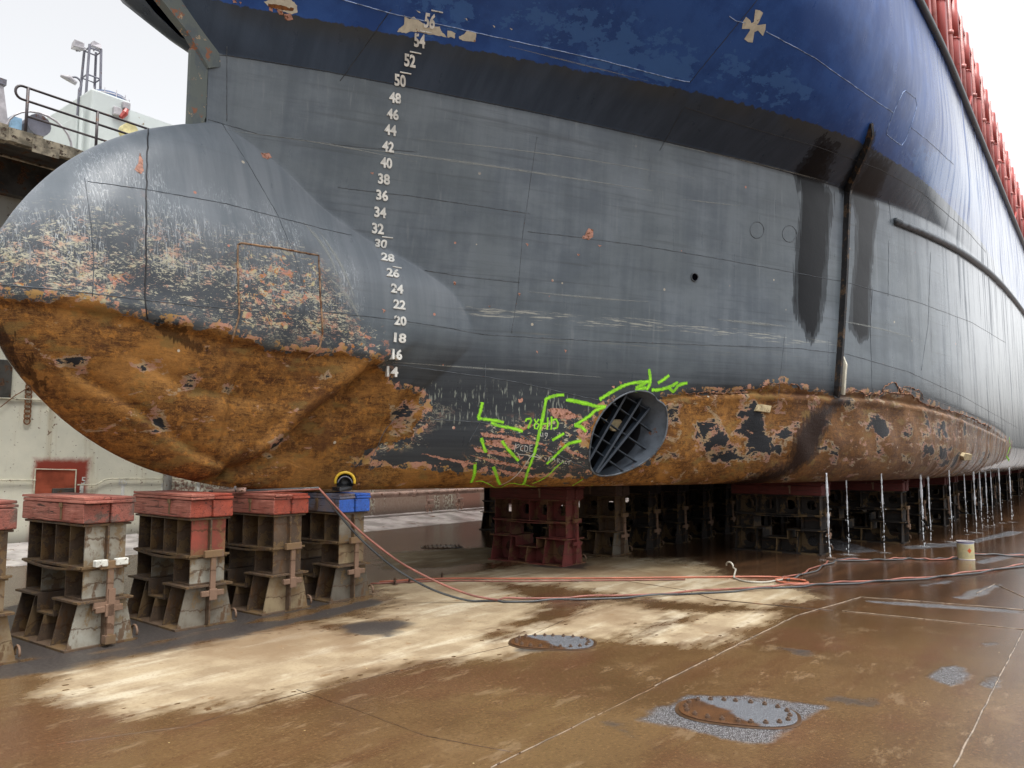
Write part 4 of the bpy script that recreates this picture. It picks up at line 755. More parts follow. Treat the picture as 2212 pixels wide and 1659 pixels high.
b0 = keel_block('brown steel keel block cut off by the left edge of the photo', (2.33, FY - .02, 0), 'tan', 'tan', 'brown', 'dark', clampm=None, zs=(0, .41, .68, 1.07, 1.31))
b1 = keel_block('pale grey keel block with salmon timbers and a white clamp', (3.30, FY, 0), 'pale', 'pale', 'pale', 'salmon', 'dark', zs=(0, .41, .68, 1.07, 1.31), rz=0.03)
for xa in (-.13, .05): mb = MB(); mb.box((xa, -.11, .70), (xa + .11, -.05, .76)); mb.build('clamp_pad', S['white'], b1, bevel=.008)
mb = MB(); mb.box((.0, -.10, .03), (.06, -.06, .5)); mb.box((-.02, -.12, .03), (.07, -.05, .10)); mb.box((-.12, -.09, .33), (.10, -.05, .39), jit=.012); mb.build('loose_bar', S['clamp'], b1)
b2 = keel_block('grey footed keel block with a red upper tier and red timbers', (4.30, FY, 0), 'grey', 'pale', 'red', 'salmon', 'redend', zs=(0, .41, .68, 1.06, 1.30), rz=-0.035)
b3 = keel_block('tan keel block under red timbers where the hose lies', (5.24, FY, 0), 'tan', 'brown', 'brown', 'salmon', 'redend', zs=(0, .41, .67, 1.04, 1.265), rz=0.02)
b4 = keel_block('keel block with blue painted timbers, nearest the gap', (6.14, FY, 0), 'olive', 'tan', 'grey', 'blueg', 'blue', zs=(0, .41, .66, 1.01, 1.235), rz=-0.03)
mb = MB(); mb.box((-.19, .18, 1.25), (.12, .95, 1.275), jit=.004); pl_ = mb.build('loose_plate', S['brown'], b4)
for q in ((.02, .22), (.09, .3)): mb = MB(); mb.tube([(q[0], q[1], 1.27), (q[0], q[1], 1.30)], .022, 6); mb.build('bolt', S['white'], pl_)
# blocks still carrying the ship
G2 = 'keel blocks under the hull'
keel_block('dark red keel block with round holes, first one under the hull', (10.22, 6.72, 0), 'dred', 'dred', 'dred', 'maroon', holes=.1, L=1.42, group=G2, clampm='dred', inner='dred', zs=(0, .41, .65, 1.0, 1.235))
keel_block('olive keel block just behind the dark red one', (11.75, 6.74, 0), 'olive', 'brown', 'brown', 'brown', holes=.1, L=1.42, group=G2, zs=(0, .41, .65, 1.0, 1.235))
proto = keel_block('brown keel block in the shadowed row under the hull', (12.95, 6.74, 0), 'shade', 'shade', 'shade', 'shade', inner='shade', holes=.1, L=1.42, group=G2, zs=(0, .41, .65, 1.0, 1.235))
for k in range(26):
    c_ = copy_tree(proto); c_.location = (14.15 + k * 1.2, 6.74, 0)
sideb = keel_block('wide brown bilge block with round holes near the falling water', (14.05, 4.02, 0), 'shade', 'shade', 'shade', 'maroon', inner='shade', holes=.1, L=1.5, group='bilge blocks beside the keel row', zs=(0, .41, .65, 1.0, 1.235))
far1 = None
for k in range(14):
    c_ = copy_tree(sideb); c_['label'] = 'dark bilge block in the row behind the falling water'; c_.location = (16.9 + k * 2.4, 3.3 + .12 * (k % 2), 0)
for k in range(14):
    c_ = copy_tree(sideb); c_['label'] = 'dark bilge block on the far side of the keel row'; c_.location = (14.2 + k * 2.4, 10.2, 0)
# ------------------------------------------------------------------ dock floor
def mat_floor():
    g = G('wet_dock_plate'); x, y, z = g.sep()
    a = g.noise(.55, d=6, r=.6); b = g.noise(2.1, d=7, r=.66); f = g.noise(38, d=5, r=.65); st = g.noise(1, g.mp((.5, 3.2, 1), rot=(0, 0, -.35)), d=6, r=.62); ff = g.noise(140, d=3)
    c = g.mix(g.ss(a, .38, .62), (.088, .050, .022), (.130, .078, .035)); c = g.mix(g.mul(g.ss(st, .48, .68), .55), c, (.085, .038, .018)); c = g.mix(g.mul(g.ss(b, .54, .68), .5), c, (.175, .112, .056)); c = g.mix(g.mul(g.ss(b, .44, .32), .5), c, (.095, .052, .028))
    red = g.ss(g.noise(.8, g.mp((1, 1, 1), loc=(7, 3, 0)), d=5), .52, .66); c = g.mix(g.mul(red, .5), c, (.105, .046, .026)); c = g.mix(g.mul(g.ss(f, .54, .68), .4), c, (.22, .14, .07)); c = g.mix(g.mul(g.ss(f, .45, .32), .55), c, (.07, .035, .018)); c = g.mix(g.mul(g.ss(g.noise(3.1, g.mp((.6, 1.6, 1), rot=(0, 0, -.4)), d=9, r=.74), .56, .64), .55), c, (.21, .145, .085))
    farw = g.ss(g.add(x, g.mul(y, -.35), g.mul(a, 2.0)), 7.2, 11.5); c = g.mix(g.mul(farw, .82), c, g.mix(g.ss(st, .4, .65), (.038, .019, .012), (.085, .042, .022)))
    dr = g.attr('dry'); de = g.add(dr, g.mul(g.add(b, -.5), .62), g.mul(g.add(g.noise(1, g.mp((2, 9, 1), rot=(0, 0, -.3)), d=6), -.5), .35), g.mul(g.add(f, -.5), .06)); dm = g.ss(g.add(de, g.mul(g.add(g.noise(1, g.mp((1.2, 6, 1), rot=(0, 0, -.3)), d=8, r=.7), -.5), .7)), -.12, .30)
    drop = g.mul(g.ss(g.vor(5.5, g.mp((1, 1.5, 1))), .17, .13), g.ss(de, .42, .15)); dm = g.mul(dm, g.ma('SUBTRACT', 1, drop))
    dc = g.mix(g.ss(b, .36, .62), (.25, .185, .112), (.36, .285, .18)); dc = g.mix(g.mul(g.ss(g.add(st, g.mul(b, .3)), .64, .80), .85), dc, (.47, .41, .30)); dc = g.mix(g.mul(g.ss(a, .5, .36), .7), dc, (.19, .122, .065)); dc = g.mix(g.mul(g.ss(f, .5, .36), .35), dc, (.2, .13, .07)); dc = g.mix(g.mul(g.ss(g.noise(5, d=8, r=.7), .60, .66), .7), dc, (.21, .12, .05))
    c = g.mix(dm, c, dc)
    so_ = g.add(g.attr('soot'), g.mul(g.add(b, -.5), .5), g.mul(g.add(st, -.5), .3)); sm = g.mul(g.ss(so_, -.03, .12), .88); c = g.mix(sm, c, g.mix(g.ss(f, .4, .65), (.024, .024, .026), (.062, .058, .056)))
    sh = g.add(g.attr('shine'), g.mul(g.add(b, -.5), .34)); hm = g.ss(sh, -.02, .05); gl = g.noise(150, d=2); c = g.mix(g.mul(hm, .85), c, g.mix(g.ss(g.add(gl, g.mul(f, .4)), .66, .82), (.035, .036, .042), (.34, .35, .37)))  # grey grit, with sparkle and sky reflection painted into the colour
    spk = g.mul(g.ss(g.vor(4.2), .034, .026), g.ss(g.noise(1.7), .47, .56)); c = g.mix(g.mul(spk, .9), c, (.58, .48, .27)); spk2 = g.ss(g.vor(13), .045, .035); c = g.mix(g.mul(spk2, .5), c, (.42, .32, .18))
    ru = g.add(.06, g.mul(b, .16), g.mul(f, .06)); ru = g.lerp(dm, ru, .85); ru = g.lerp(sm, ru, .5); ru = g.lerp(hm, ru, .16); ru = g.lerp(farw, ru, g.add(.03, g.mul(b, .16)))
    bh = g.add(g.mul(f, .35), g.mul(b, .35), g.mul(ff, .2), g.mul(hm, gl, 5.0), g.mul(g.ss(x, 9, 6), g.noise(70, d=3), .25))
    return g.fin(c, ru, nrm=g.bump(bh, .28, .012), spec=.5)
FX0, FX1, FY0, FY1 = -3.0, 21.0, -1.5, 13.2
xs = np.concatenate([np.arange(FX0, 10, .06), np.arange(10, FX1 + .01, .11)]); ys = np.arange(FY0, FY1 + .01, .06); FXg, FYg = np.meshgrid(xs, ys, indexing='ij'); FP = np.stack([FXg.ravel(), FYg.ravel()], 1)
def fmask(polys, lim=1.5):
    out = np.full(len(FP), -lim)
    for poly in polys:
        L = np.array([at_z(*p)[:2] for p in poly]); lo, hi = L.min(0) - lim, L.max(0) + lim; k = np.where(((FP > lo) & (FP < hi)).all(1))[0]
        if len(k): out[k] = np.maximum(out[k], sdf(L, FP[k]))
    return np.clip(out, -lim, lim)
DRY = fmask([[(60, 1472), (150, 1442), (300, 1415), (500, 1372), (640, 1345), (790, 1335), (830, 1290), (800, 1262), (900, 1250), (1100, 1222), (1290, 1200), (1500, 1205), (1590, 1245), (1710, 1262), (1790, 1290), (1690, 1312), (1680, 1332), (1600, 1385), (1500, 1400), (1350, 1388), (1270, 1382), (1100, 1420), (900, 1440), (780, 1462), (650, 1498), (560, 1520), (400, 1540), (250, 1545), (120, 1520)], [(815, 1195), (1080, 1180), (1080, 1215), (830, 1232)]])
RIV = fmask([[(1076, 1262), (1200, 1262), (1326, 1285), (1256, 1322), (1110, 1366), (1040, 1380), (1100, 1345), (1180, 1315)], [(1286, 1286), (1420, 1296), (1560, 1306), (1800, 1322), (1560, 1322), (1400, 1316)], [(1290, 1395), (1400, 1350), (1500, 1330), (1470, 1345), (1360, 1385)], [(700, 1352), (840, 1340), (870, 1355), (760, 1366)]])
DRY = np.minimum(DRY, -RIV * 1.0 + .05)
SOOT = fmask([[(-60, 1440), (60, 1425), (300, 1395), (450, 1358), (640, 1332), (800, 1290), (830, 1295), (815, 1310), (700, 1338), (560, 1368), (450, 1388), (300, 1416), (150, 1446), (-60, 1480)], [(-60, 1330), (60, 1300), (300, 1310), (600, 1290), (760, 1260), (800, 1290), (300, 1400), (-60, 1440)], [(720, 1350), (850, 1335), (905, 1345), (840, 1375), (740, 1372)], [(1100, 1390), (1190, 1365), (1280, 1380), (1270, 1400), (1190, 1412), (1110, 1408)], [(1310, 1560), (1345, 1562), (1400, 1600), (1440, 1615), (1420, 1620), (1340, 1590)], [(1770, 1508), (1880, 1505), (1940, 1525), (1860, 1530)], [(1680, 1400), (1740, 1405), (1735, 1412)], [(1130, 1222), (1280, 1215), (1270, 1232)], [(1120, 1628), (1260, 1655), (1180, 1655)]])
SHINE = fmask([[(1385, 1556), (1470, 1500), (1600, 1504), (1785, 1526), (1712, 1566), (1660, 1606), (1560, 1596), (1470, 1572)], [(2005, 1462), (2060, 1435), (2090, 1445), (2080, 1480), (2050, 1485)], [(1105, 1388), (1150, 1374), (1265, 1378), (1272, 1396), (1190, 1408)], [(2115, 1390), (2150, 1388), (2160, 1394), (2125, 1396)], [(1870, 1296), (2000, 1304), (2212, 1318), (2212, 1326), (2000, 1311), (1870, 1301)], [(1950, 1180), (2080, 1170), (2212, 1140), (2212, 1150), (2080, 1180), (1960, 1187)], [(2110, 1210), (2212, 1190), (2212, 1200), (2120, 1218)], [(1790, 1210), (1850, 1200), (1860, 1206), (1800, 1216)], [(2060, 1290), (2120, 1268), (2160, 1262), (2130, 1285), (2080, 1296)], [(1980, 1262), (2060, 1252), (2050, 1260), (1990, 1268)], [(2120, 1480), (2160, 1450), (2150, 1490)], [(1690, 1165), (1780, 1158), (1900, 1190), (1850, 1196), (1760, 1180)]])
n_, m_ = FXg.shape; FV = np.concatenate([FP, np.zeros((len(FP), 1))], 1)
big = np.array([(-400, -400, 0), (600, -400, 0), (600, 500, 0), (-400, 500, 0)], float); xe = FXg[-1, 0]; ye = FYg[0, -1]
ring = np.array([(FX0, FY0, 0), (xe, FY0, 0), (xe, ye, 0), (FX0, ye, 0)]); o_ = len(FV)
fv = np.concatenate([FV, big, ring]); ff_ = grid_faces(n_, m_)[:, ::-1].tolist() + [[o_ + k, o_ + (k + 1) % 4, o_ + 4 + (k + 1) % 4, o_ + 4 + k] for k in range(4)]
me = bpy.data.meshes.new('dock_floor'); me.from_pydata(fv.tolist(), [], ff_); me.update()
for nm, arr in (('dry', DRY), ('soot', SOOT), ('shine', SHINE)):
    at = me.attributes.new(nm, 'FLOAT', 'POINT'); q = np.full(len(fv), -1.5, np.float32); q[:len(arr)] = arr; at.data.foreach_set('value', q)
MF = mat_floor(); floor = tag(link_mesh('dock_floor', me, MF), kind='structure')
# plate edges: low weld beads and one lapped doubler
M['fseam'] = paint('floor_weld', (.22, .17, .125), .15, .3, (.08, .035, .015), var=.4, sc=6); M['fseamd'] = paint('floor_weld_dark', (.07, .04, .022), .3, .3, var=.4)
def floor_line(mb, poly, r=.008, jag=.003, step=.12):
    P = [at_z(*p) for p in poly]; o = []
    for a, b in zip(P[:-1], P[1:]):
        n = max(1, int(np.linalg.norm(b - a) / step))
        for k in range(n): q = a + (b - a) * k / n; o.append((q[0] + random.uniform(-jag, jag), q[1] + random.uniform(-jag, jag), r * random.uniform(-.1, .5)))
    o.append(tuple(P[-1] + np.array([0, 0, r * .3]))); mb.tube(o, r * .62, 5)
mb = MB(); floor_line(mb, [(2060, 1659), (2212, 1360)], .010); floor_line(mb, [(1060, 1659), (1285, 1548)], .007); floor_line(mb, [(1415, 1482), (1720, 1330), (1860, 1290)], .008); floor_line(mb, [(1290, 1545), (1415, 1484)], .003)
floor_line(mb, [(1860, 1290), (2000, 1300), (2212, 1318)], .009); floor_line(mb, [(1820, 1320), (2000, 1338), (2212, 1360)], .009); floor_line(mb, [(2212, 1290), (2150, 1262), (2110, 1282)], .01)
tag(mb.build('floor_weld_bead', M['fseam'], floor, smooth=True))
mb = MB(); floor_line(mb, [(1545, 1296), (1650, 1306), (1800, 1320)], .012, .002); floor_line(mb, [(820, 1262), (1100, 1250), (1250, 1258)], .006); floor_line(mb, [(640, 1490), (760, 1530), (920, 1590), (1106, 1625)], .004); floor_line(mb, [(100, 1610), (400, 1570), (640, 1500), (1100, 1395), (1260, 1320)], .004); floor_line(mb, [(1350, 1255), (1480, 1275), (1545, 1296)], .006)
tag(mb.build('floor_plate_edge', M['fseamd'], floor, smooth=True))
# bolted manhole covers
M['cover'] = None
g = G('manhole_cover_steel'); x, y, z = g.sep(); n1 = g.noise(4, d=6, r=.65); gl = g.noise(190, d=2); side_ = g.ss(g.add(g.mul(x, 1), g.mul(y, .9), g.mul(g.add(n1, -.5), .35)), -.10, -.02)
c_ = g.mix(g.ss(n1, .4, .6), (.105, .05, .022), (.07, .035, .018)); c_ = g.mix(side_, c_, g.mix(g.ss(gl, .4, .7), (.075, .08, .092), (.26, .27, .29))); M['cover'] = g.fin(c_, .24, .0, g.bump(g.add(g.mul(gl, .8), n1), .4, .006))
M['bolt'] = paint('rusty_bolt', (.12, .075, .05), .5, .4, (.05, .02, .01))
def manhole(label, px, rz, L=1.02, W=.50, n=20):
    p = at_z(*px); r = tag(empty('manhole_cover', (p[0], p[1], 0), rz), label, 'manhole cover', 'bolted manhole covers in the dock floor')
    def oval(a, b, k=48):
        o = []
        for i in range(k):
            t = 2 * math.pi * i / k; e = 2.6; cx_, sx_ = math.cos(t), math.sin(t); o.append((a * math.copysign(abs(cx_) ** (2 / e), cx_), b * math.copysign(abs(sx_) ** (2 / e), sx_)))
        return o
    mb = MB(); mb.prism(oval(L / 2 + .025, W / 2 + .025), .0, .006, axis='z'); mb.build('rim', M['fseamd'], r, bevel=.004)
    mb = MB(); mb.prism(oval(L / 2, W / 2), .0062, .015, axis='z'); mb.build('cover_plate', M['cover'], r, bevel=.004)
    O = oval(L / 2 - .045, W / 2 - .045, 400); d = [0]
    for a, b in zip(O, O[1:] + O[:1]): d.append(d[-1] + math.hypot(b[0] - a[0], b[1] - a[1]))
    first = None
    for k in range(n):
        s = d[-1] * k / n; i = min(399, int(np.searchsorted(d, s))); q = O[i]
        if first is None:
            mb = MB(); mb.prism([(.017 * math.cos(j * math.pi / 3), .017 * math.sin(j * math.pi / 3)) for j in range(6)], .028, .041, axis='z'); mb.prism([(.008 * math.cos(j * math.pi / 4), .009 * math.sin(j * math.pi / 4)) for j in range(8)], .041, .050, axis='z'); first = mb.build('bolt', M['bolt'], r); o = first
        else: o = first.copy(); COL.objects.link(o); o.parent = r
        o.location = (q[0], q[1], -.013); o.rotation_euler = (0, 0, random.random())
    return r
manhole('large wet manhole cover with a grey grit patch, nearest the viewer', (1592, 1541), -1.22, .74, .50); manhole('sooty manhole cover at the edge of the dry tan plate', (1193, 1389), -1.06, .74, .50); manhole('distant manhole cover standing proud beyond the blue block', (955, 1182), -.78, .74, .5)
# ------------------------------------------------------------------ dock wing wall
WY = 15.0
def wp(x, y, Y=WY):
    p = at_y(x, y, Y); return float(p[0]), float(p[2])
g = G('dock_wall_paint'); x, y, z = g.sep(); n = g.noise(.9, d=7, r=.62); st = g.noise(1, g.mp((4, 4, .28)), d=6, r=.66); f = g.noise(14, d=6, r=.66)
c = g.mix(g.ss(n, .38, .64), (.68, .67, .55), (.78, .76, .62)); c = g.mix(g.mul(g.ss(st, .50, .70), .5), c, (.40, .30, .15)); c = g.mix(g.ss(g.add(f, g.mul(st, .3)), .76, .80), c, (.16, .08, .035))
low = g.mul(g.ss(g.add(x, g.mul(g.add(n, -.5), .5)), 7.95, 8.1), g.ss(z, 2.6, 1.7)); c = g.mix(g.mul(low, g.ss(f, .44, .56), .9), c, (.22, .10, .07)); 
br = g.mul(g.ss(x, 11.4, 12.2), g.ss(z, 1.6, .8)); bands = g.ss(g.noise(1, g.mp((.55, .55, .02)), d=3), .42, .56); c = g.mix(g.mul(br, g.ss(g.add(st, g.mul(bands, .3)), .44, .62), .9), c, (.46, .33, .26)); c = g.mix(g.mul(br, g.ss(bands, .6, 1), g.ss(x, 15.5, 16.5), .7), c, (.48, .22, .16))
rx = g.ma('ABSOLUTE', g.add(x, -6.08)); rz_ = g.add(z, 0); rd = g.ma('MAXIMUM', g.add(rx, -.45), g.add(z, -1.62)); ro = g.add(rd, g.mul(g.add(n, -.5), .25), g.mul(g.add(f, -.5), .1)); c = g.mix(g.ss(ro, .09, -.05), c, (.30, .055, .035))
c = g.mix(g.mul(g.ss(z, 3.3, 4.2), .55), c, (.21, .225, .215)); c = g.mix(g.mul(g.ss(z, .5, .15), .7), c, (.06, .045, .04))  # upper wall greyed: shade below the walkway put into the colour
MW = g.fin(c, .5, nrm=g.bump(g.add(f, g.mul(n, 2)), .15, .02))
M['walldark'] = paint('walkway_dark_steel', (.055, .052, .045), .6, .4, (.12, .06, .03), var=.4); M['timber_grey'] = paint('weathered_fender_timber', (.27, .235, .17), .85, .35, (.09, .06, .04), var=.5, sc=6, bump=.5); M['railm'] = paint('railing_steel', (.075, .062, .065), .5, .2); M['house'] = paint('deckhouse_paint', (.50, .54, .53), .45, .04, (.3, .2, .1), var=.06, sc=1.2)
M['hatch'] = paint('red_hatch', (.33, .075, .038), .5, .1); M['creamline'] = paint('cream_pipe', (.58, .55, .42), .5, .2, sc=9); M['pipe'] = paint('brown_pipe_paint', (.42, .27, .21), .4, .25, sc=5); M['postgrey'] = paint('grey_pipe', (.30, .29, .26), .5, .3, vert=True); M['lampm'] = paint('lamp_grey', (.42, .40, .42), .4); M['fan'] = paint('fan_blue', (.10, .14, .24), .4); M['towerm'] = paint('mast_steel', (.14, .14, .17), .5, .1); M['chain'] = paint('rusty_chain', (.20, .09, .035), .8, .4)
wall = tag(empty('dock_wall', (0, WY, 0)), 'pale steel side wall of the dock with rust streaks and a red hatch', 'wall')
def wpart(mb, name, mat_, parent=wall, **k):
    o = mb.build(name, mat_, None, **k); o.parent = parent; o.location = -Vector(parent.location) if parent.parent is None else Vector((0, 0, 0)); return o
mb = MB(); mb.box((-40, WY, 0), (90, WY + 7, 7.42)); wpart(mb, 'wall_plating', MW)
mb = MB(); mb.add([(-40, 13.35, .004), (90, 13.35, .004), (90, 15.02, .20), (-40, 15.02, .20)], [(0, 1, 2, 3)]); mb.add([(-40, 13.35, -.2), (90, 13.35, -.2), (90, 13.35, .004), (-40, 13.35, .004)], [(0, 1, 2, 3)]); M['fillet'] = paint('wet_sloping_plate', (.52, .48, .46), .14, .25, (.30, .2, .15), var=.35, sc=1.4); wpart(mb, 'sloping_foot', M['fillet'])
a, b = wp(75, 1013), wp(163, 1015); c_ = wp(163, 1070)
mb = MB(); mb.box((a[0], WY - .025, .75), (b[0], WY - .002, a[1])); hat = wpart(mb, 'hatch', M['hatch'], bevel=.006)
mb = MB(); mb.tube([(a[0], WY - .03, .7), (a[0], WY - .03, a[1]), (b[0], WY - .03, b[1]), (b[0], WY - .03, .7)], .014, 6); wpart(mb, 'hatch_edge', M['creamline'])
q = wp(110, 1055); q2 = wp(162, 1070); mb = MB(); mb.box((q[0], WY - .10, .85), (q2[0] - .05, WY - .03, q[1])); wpart(mb, 'hatch_recess', M['walldark'], bevel=.01)
for lab, px, h in (('85', (265, 1041), .13), ('5', (180, 1038), .13)):
    X, Zc = wp(*px); v, f_, sz = text_mesh(lab, .012); k = h / sz[1]; mb = MB(); mb.add([(X + u[0] * k, WY - .006, Zc + u[1] * k) for u in v], f_); wpart(mb, 'painted_figure', M['numeral'], recalc=False)
for px in ((265, 1056), (176, 1056), (352, 1053), (428, 1050), (507, 1046)):
    X, Zc = wp(*px); mb = MB(); mb.box((X - .032, WY - .006, Zc - .16), (X + .032, WY + .01, Zc + .085)); wpart(mb, 'frame_mark', M['numeral'])
mb = MB(); L = [(-5, 860), (90, 864), (108, 866)]; mb.tube([(wp(*p)[0], WY - .03, wp(*p)[1]) for p in L], .016, 6); wpart(mb, 'conduit', M['creamline'])
mb = MB(); L = [(104, 890), (106, 860), (112, 850), (135, 846)]; mb.tube([(wp(*p)[0], WY - .03, wp(*p)[1]) for p in L], .012, 6); wpart(mb, 'conduit', M['creamline'])
mb = MB(); L = [(-5, 1037), (75, 1037)]; mb.tube([(wp(*p)[0], WY - .04, wp(*p)[1]) for p in L], .016, 6); wpart(mb, 'conduit', M['creamline'])
mb = MB(); L = [(165, 1047), (205, 1047), (225, 1036), (240, 1034), (345, 1034), (470, 1037), (560, 1040)]; mb.tube([(wp(*p)[0], WY - .04, wp(*p)[1]) for p in L], .014, 6); wpart(mb, 'conduit', M['creamline'])
X, Zt = wp(362, 945); mb = MB(); mb.tube([(X, WY - .07, .3), (X, WY - .07, 2.6)], .085, 10); wpart(mb, 'standing_pipe', M['postgrey'], smooth=True)
mb = MB(); L = [(-2, 880), (30, 855), (75, 828)]; mb.tube([(wp(*p)[0], WY - .05, wp(*p)[1]) for p in L], .008, 5); wpart(mb, 'hanging_rope', M['chain'])
mb = MB(); X, Zc = wp(62, 826)
for k in range(9): mb.tube([(X + .05 * math.cos(t), WY - .03, Zc - k * .085 + .06 * math.sin(t)) for t in np.linspace(0, 6.28, 10)], .012, 5)
wpart(mb, 'hanging_chain', M['chain'])
mb = MB(); X, Zc = wp(6, 830); mb.box((X - .35, WY - .04, Zc - .25), (X + .12, WY - .005, Zc + .42)); wpart(mb, 'riveted_plate', M['walldark'])
# platform along the wall top
py = 13.9; e0, e1 = wp(0, 268, py), wp(178, 328, py)
zt = (e0[1] + e1[1]) / 2
plat = tag(empty('walkway_platform', (0, py, zt)), 'dark walkway with a ragged timber edge along the top of the dock wall', 'walkway')
mb = MB(); mb.box((-30, py + .02, zt - .14), (60, WY - .003, zt - .02)); mb.box((-30, WY - .2, zt - .8), (60, WY - .004, zt - .16)); wpart(mb, 'deck_plate', M['walldark'], plat)
mb = MB()
for k in range(60): x0 = -6 + k * .5; mb.box((x0, py - .09 - random.uniform(0, .05), zt - .24 - random.uniform(0, .03)), (x0 + .49, py + .015, zt - .01 + random.uniform(-.03, .03)), jit=.012)
wpart(mb, 'timber_edge', M['timber_grey'], plat); plat.children[-1]['kind'] = 'stuff'
X0, X1 = wp(62, 310, py)[0], wp(120, 330, py)[0]; mb = MB(); mb.box((X0, py - .16, zt - .33), (X1, py - .145, zt - .08)); wpart(mb, 'edge_plate', M['timber_grey'], plat)
for k in range(8):
    x0 = 1.9 + k * 2.2; mb = MB(); mb.tube([(x0, py + .1, zt - .16), (x0, WY - .02, zt - 1.3)], .05, 6); wpart(mb, 'bracket', M['walldark'], plat)
mb = MB(); a, b = wp(0, 308, 14.6), wp(125, 355, 14.6); s_ = (b[1] - a[1]) / (b[0] - a[0]) * 0; 
for dz in (0, -.16): mb.tube([(-5, 14.6, a[1] + dz - .05), (30, 14.6, a[1] + dz - .05)], .022, 6)
wpart(mb, 'pipe_run', M['timber_grey'], plat, smooth=True)
# railing
rl = tag(empty('handrail', (wp(60, 290, py)[0], py + .1, zt)), 'dark three-bar handrail with a rounded end on the dock walkway', 'railing')
yR = py + .1; x0 = wp(61, 190, yR)[0]; dx = wp(211, 243, yR)[0] - x0; zr = wp(61, 190, yR)[1]; zm = wp(62, 219, yR)[1]; zl = wp(58, 251, yR)[1]
mb = MB(); xe_ = wp(40, 184, yR)[0]; rr = (zr - zm) / 2
end = [(xe_ + .12 - .5 * rr - (rr * .9) * math.sin(t), yR, zm + rr + rr * math.cos(t)) for t in np.linspace(0, math.pi, 10)]
mb.tube([(30, yR, zr)] + [(x0 + .1, yR, zr)] + end + [(x0 + .1, yR, zm), (30, yR, zm)], .022, 8); wpart(mb, 'top_bar', M['railm'], rl, smooth=True)
mb = MB(); mb.tube([(x0, yR, zl), (30, yR, zl)], .02, 8); wpart(mb, 'lower_bar', M['railm'], rl, smooth=True)
for k in range(12): mb = MB(); mb.tube([(x0 + k * dx, yR, zt - .05), (x0 + k * dx, yR, zr)], .026, 8); wpart(mb, 'stanchion', M['railm'], rl, smooth=True)
# deckhouse
HY = 17.0; s = 480 / 2212 * .864; CC = lambda x, y: (x * s, 69.1 + y * s)
hx0, hz1 = wp(*CC(1060, 637), HY); hx1 = wp(*CC(1515, 800), HY)[0]; hz0 = 7.42
hs_ = tag(empty('deckhouse', (hx0, HY, hz0)), 'pale grey steel deckhouse with a blue roof fan on the dock wall', 'deckhouse')
mb = MB(); mb.box((hx0, HY, hz0), (hx1, HY + 4.2, hz1)); wpart(mb, 'house_body', M['house'], hs_, bevel=.05)
mb = MB(); lx1, lz1 = wp(*CC(1830, 1020), HY + .5); mb.box((hx1 + .002, HY + .5, hz0), (lx1 + 1.5, HY + 4, wp(*CC(1520, 905), HY + .5)[1])); mb.box((hx1 + .002, HY + .44, hz0 + .55), (lx1 + 1.5, HY + .497, hz0 + .62)); wpart(mb, 'low_annex', M['house'], hs_)
mb = MB(); fx = wp(*CC(1240, 640), HY + .9); mb.tube([(fx[0], HY + .9, hz1), (fx[0], HY + .9, hz1 + .30), (fx[0], HY + .9, hz1 + .36)], [.42, .42, .30], 20); fan = wpart(mb, 'roof_fan', M['fan'], hs_, smooth=False)
mb = MB()
for zz in (.12, .24): mb.tube([(fx[0] + .46 * math.cos(t), HY + .9 + .46 * math.sin(t), hz1 + zz) for t in np.linspace(0, 6.283, 24)], .012, 5)
for t in np.linspace(0, 6.283, 13)[:-1]: mb.tube([(fx[0] + .46 * math.cos(t), HY + .9 + .46 * math.sin(t), hz1), (fx[0] + .46 * math.cos(t), HY + .9 + .46 * math.sin(t), hz1 + .34)], .01, 5)
o = mb.build('fan_guard', M['lampm']); o.parent = fan
for px, sz_ in ((CC(1340, 925), .09), (CC(1440, 860), .08)):
    X, Zc = wp(*px, HY); mb = MB(); mb.box((X - sz_, HY - .10, Zc - sz_), (X + sz_, HY - .002, Zc + sz_)); wpart(mb, 'wall_box', M['lampm'], hs_, bevel=.015)
X, Zc = wp(*CC(1415, 950), HY); mb = MB(); mb.tube([(X - .08, HY - .08, Zc - .12), (X, HY - .1, Zc), (X + .04, HY - .08, Zc + .1)], [.05, .07, .05], 8); wpart(mb, 'red_siren', M['redsleeve'], hs_)
mb = MB(); mb.box((hx0 - .06, HY + .55, hz0), (hx0 - .002, HY + 1.35, hz0 + 1.75)); dr_ = wpart(mb, 'door', M['house'], hs_, bevel=.02)
mb = MB(); mb.tube([(hx0 - .09, HY + .2, hz0), (hx0 - .09, HY + .2, hz0 + 1.8)], .05, 8); wpart(mb, 'down_pipe', M['house'], hs_)
mb = MB(); mb.tube([(hx0 - .05, HY + 1.6, hz0 + .9), (hx0 - .12, HY + 1.6, hz0 + .85), (hx0 - .12, HY + 1.6, hz0 + .4), (hx0 - .05, HY + 1.6, hz0 + .35)], .025, 6); wpart(mb, 'grab_handle', M['railm'], hs_)
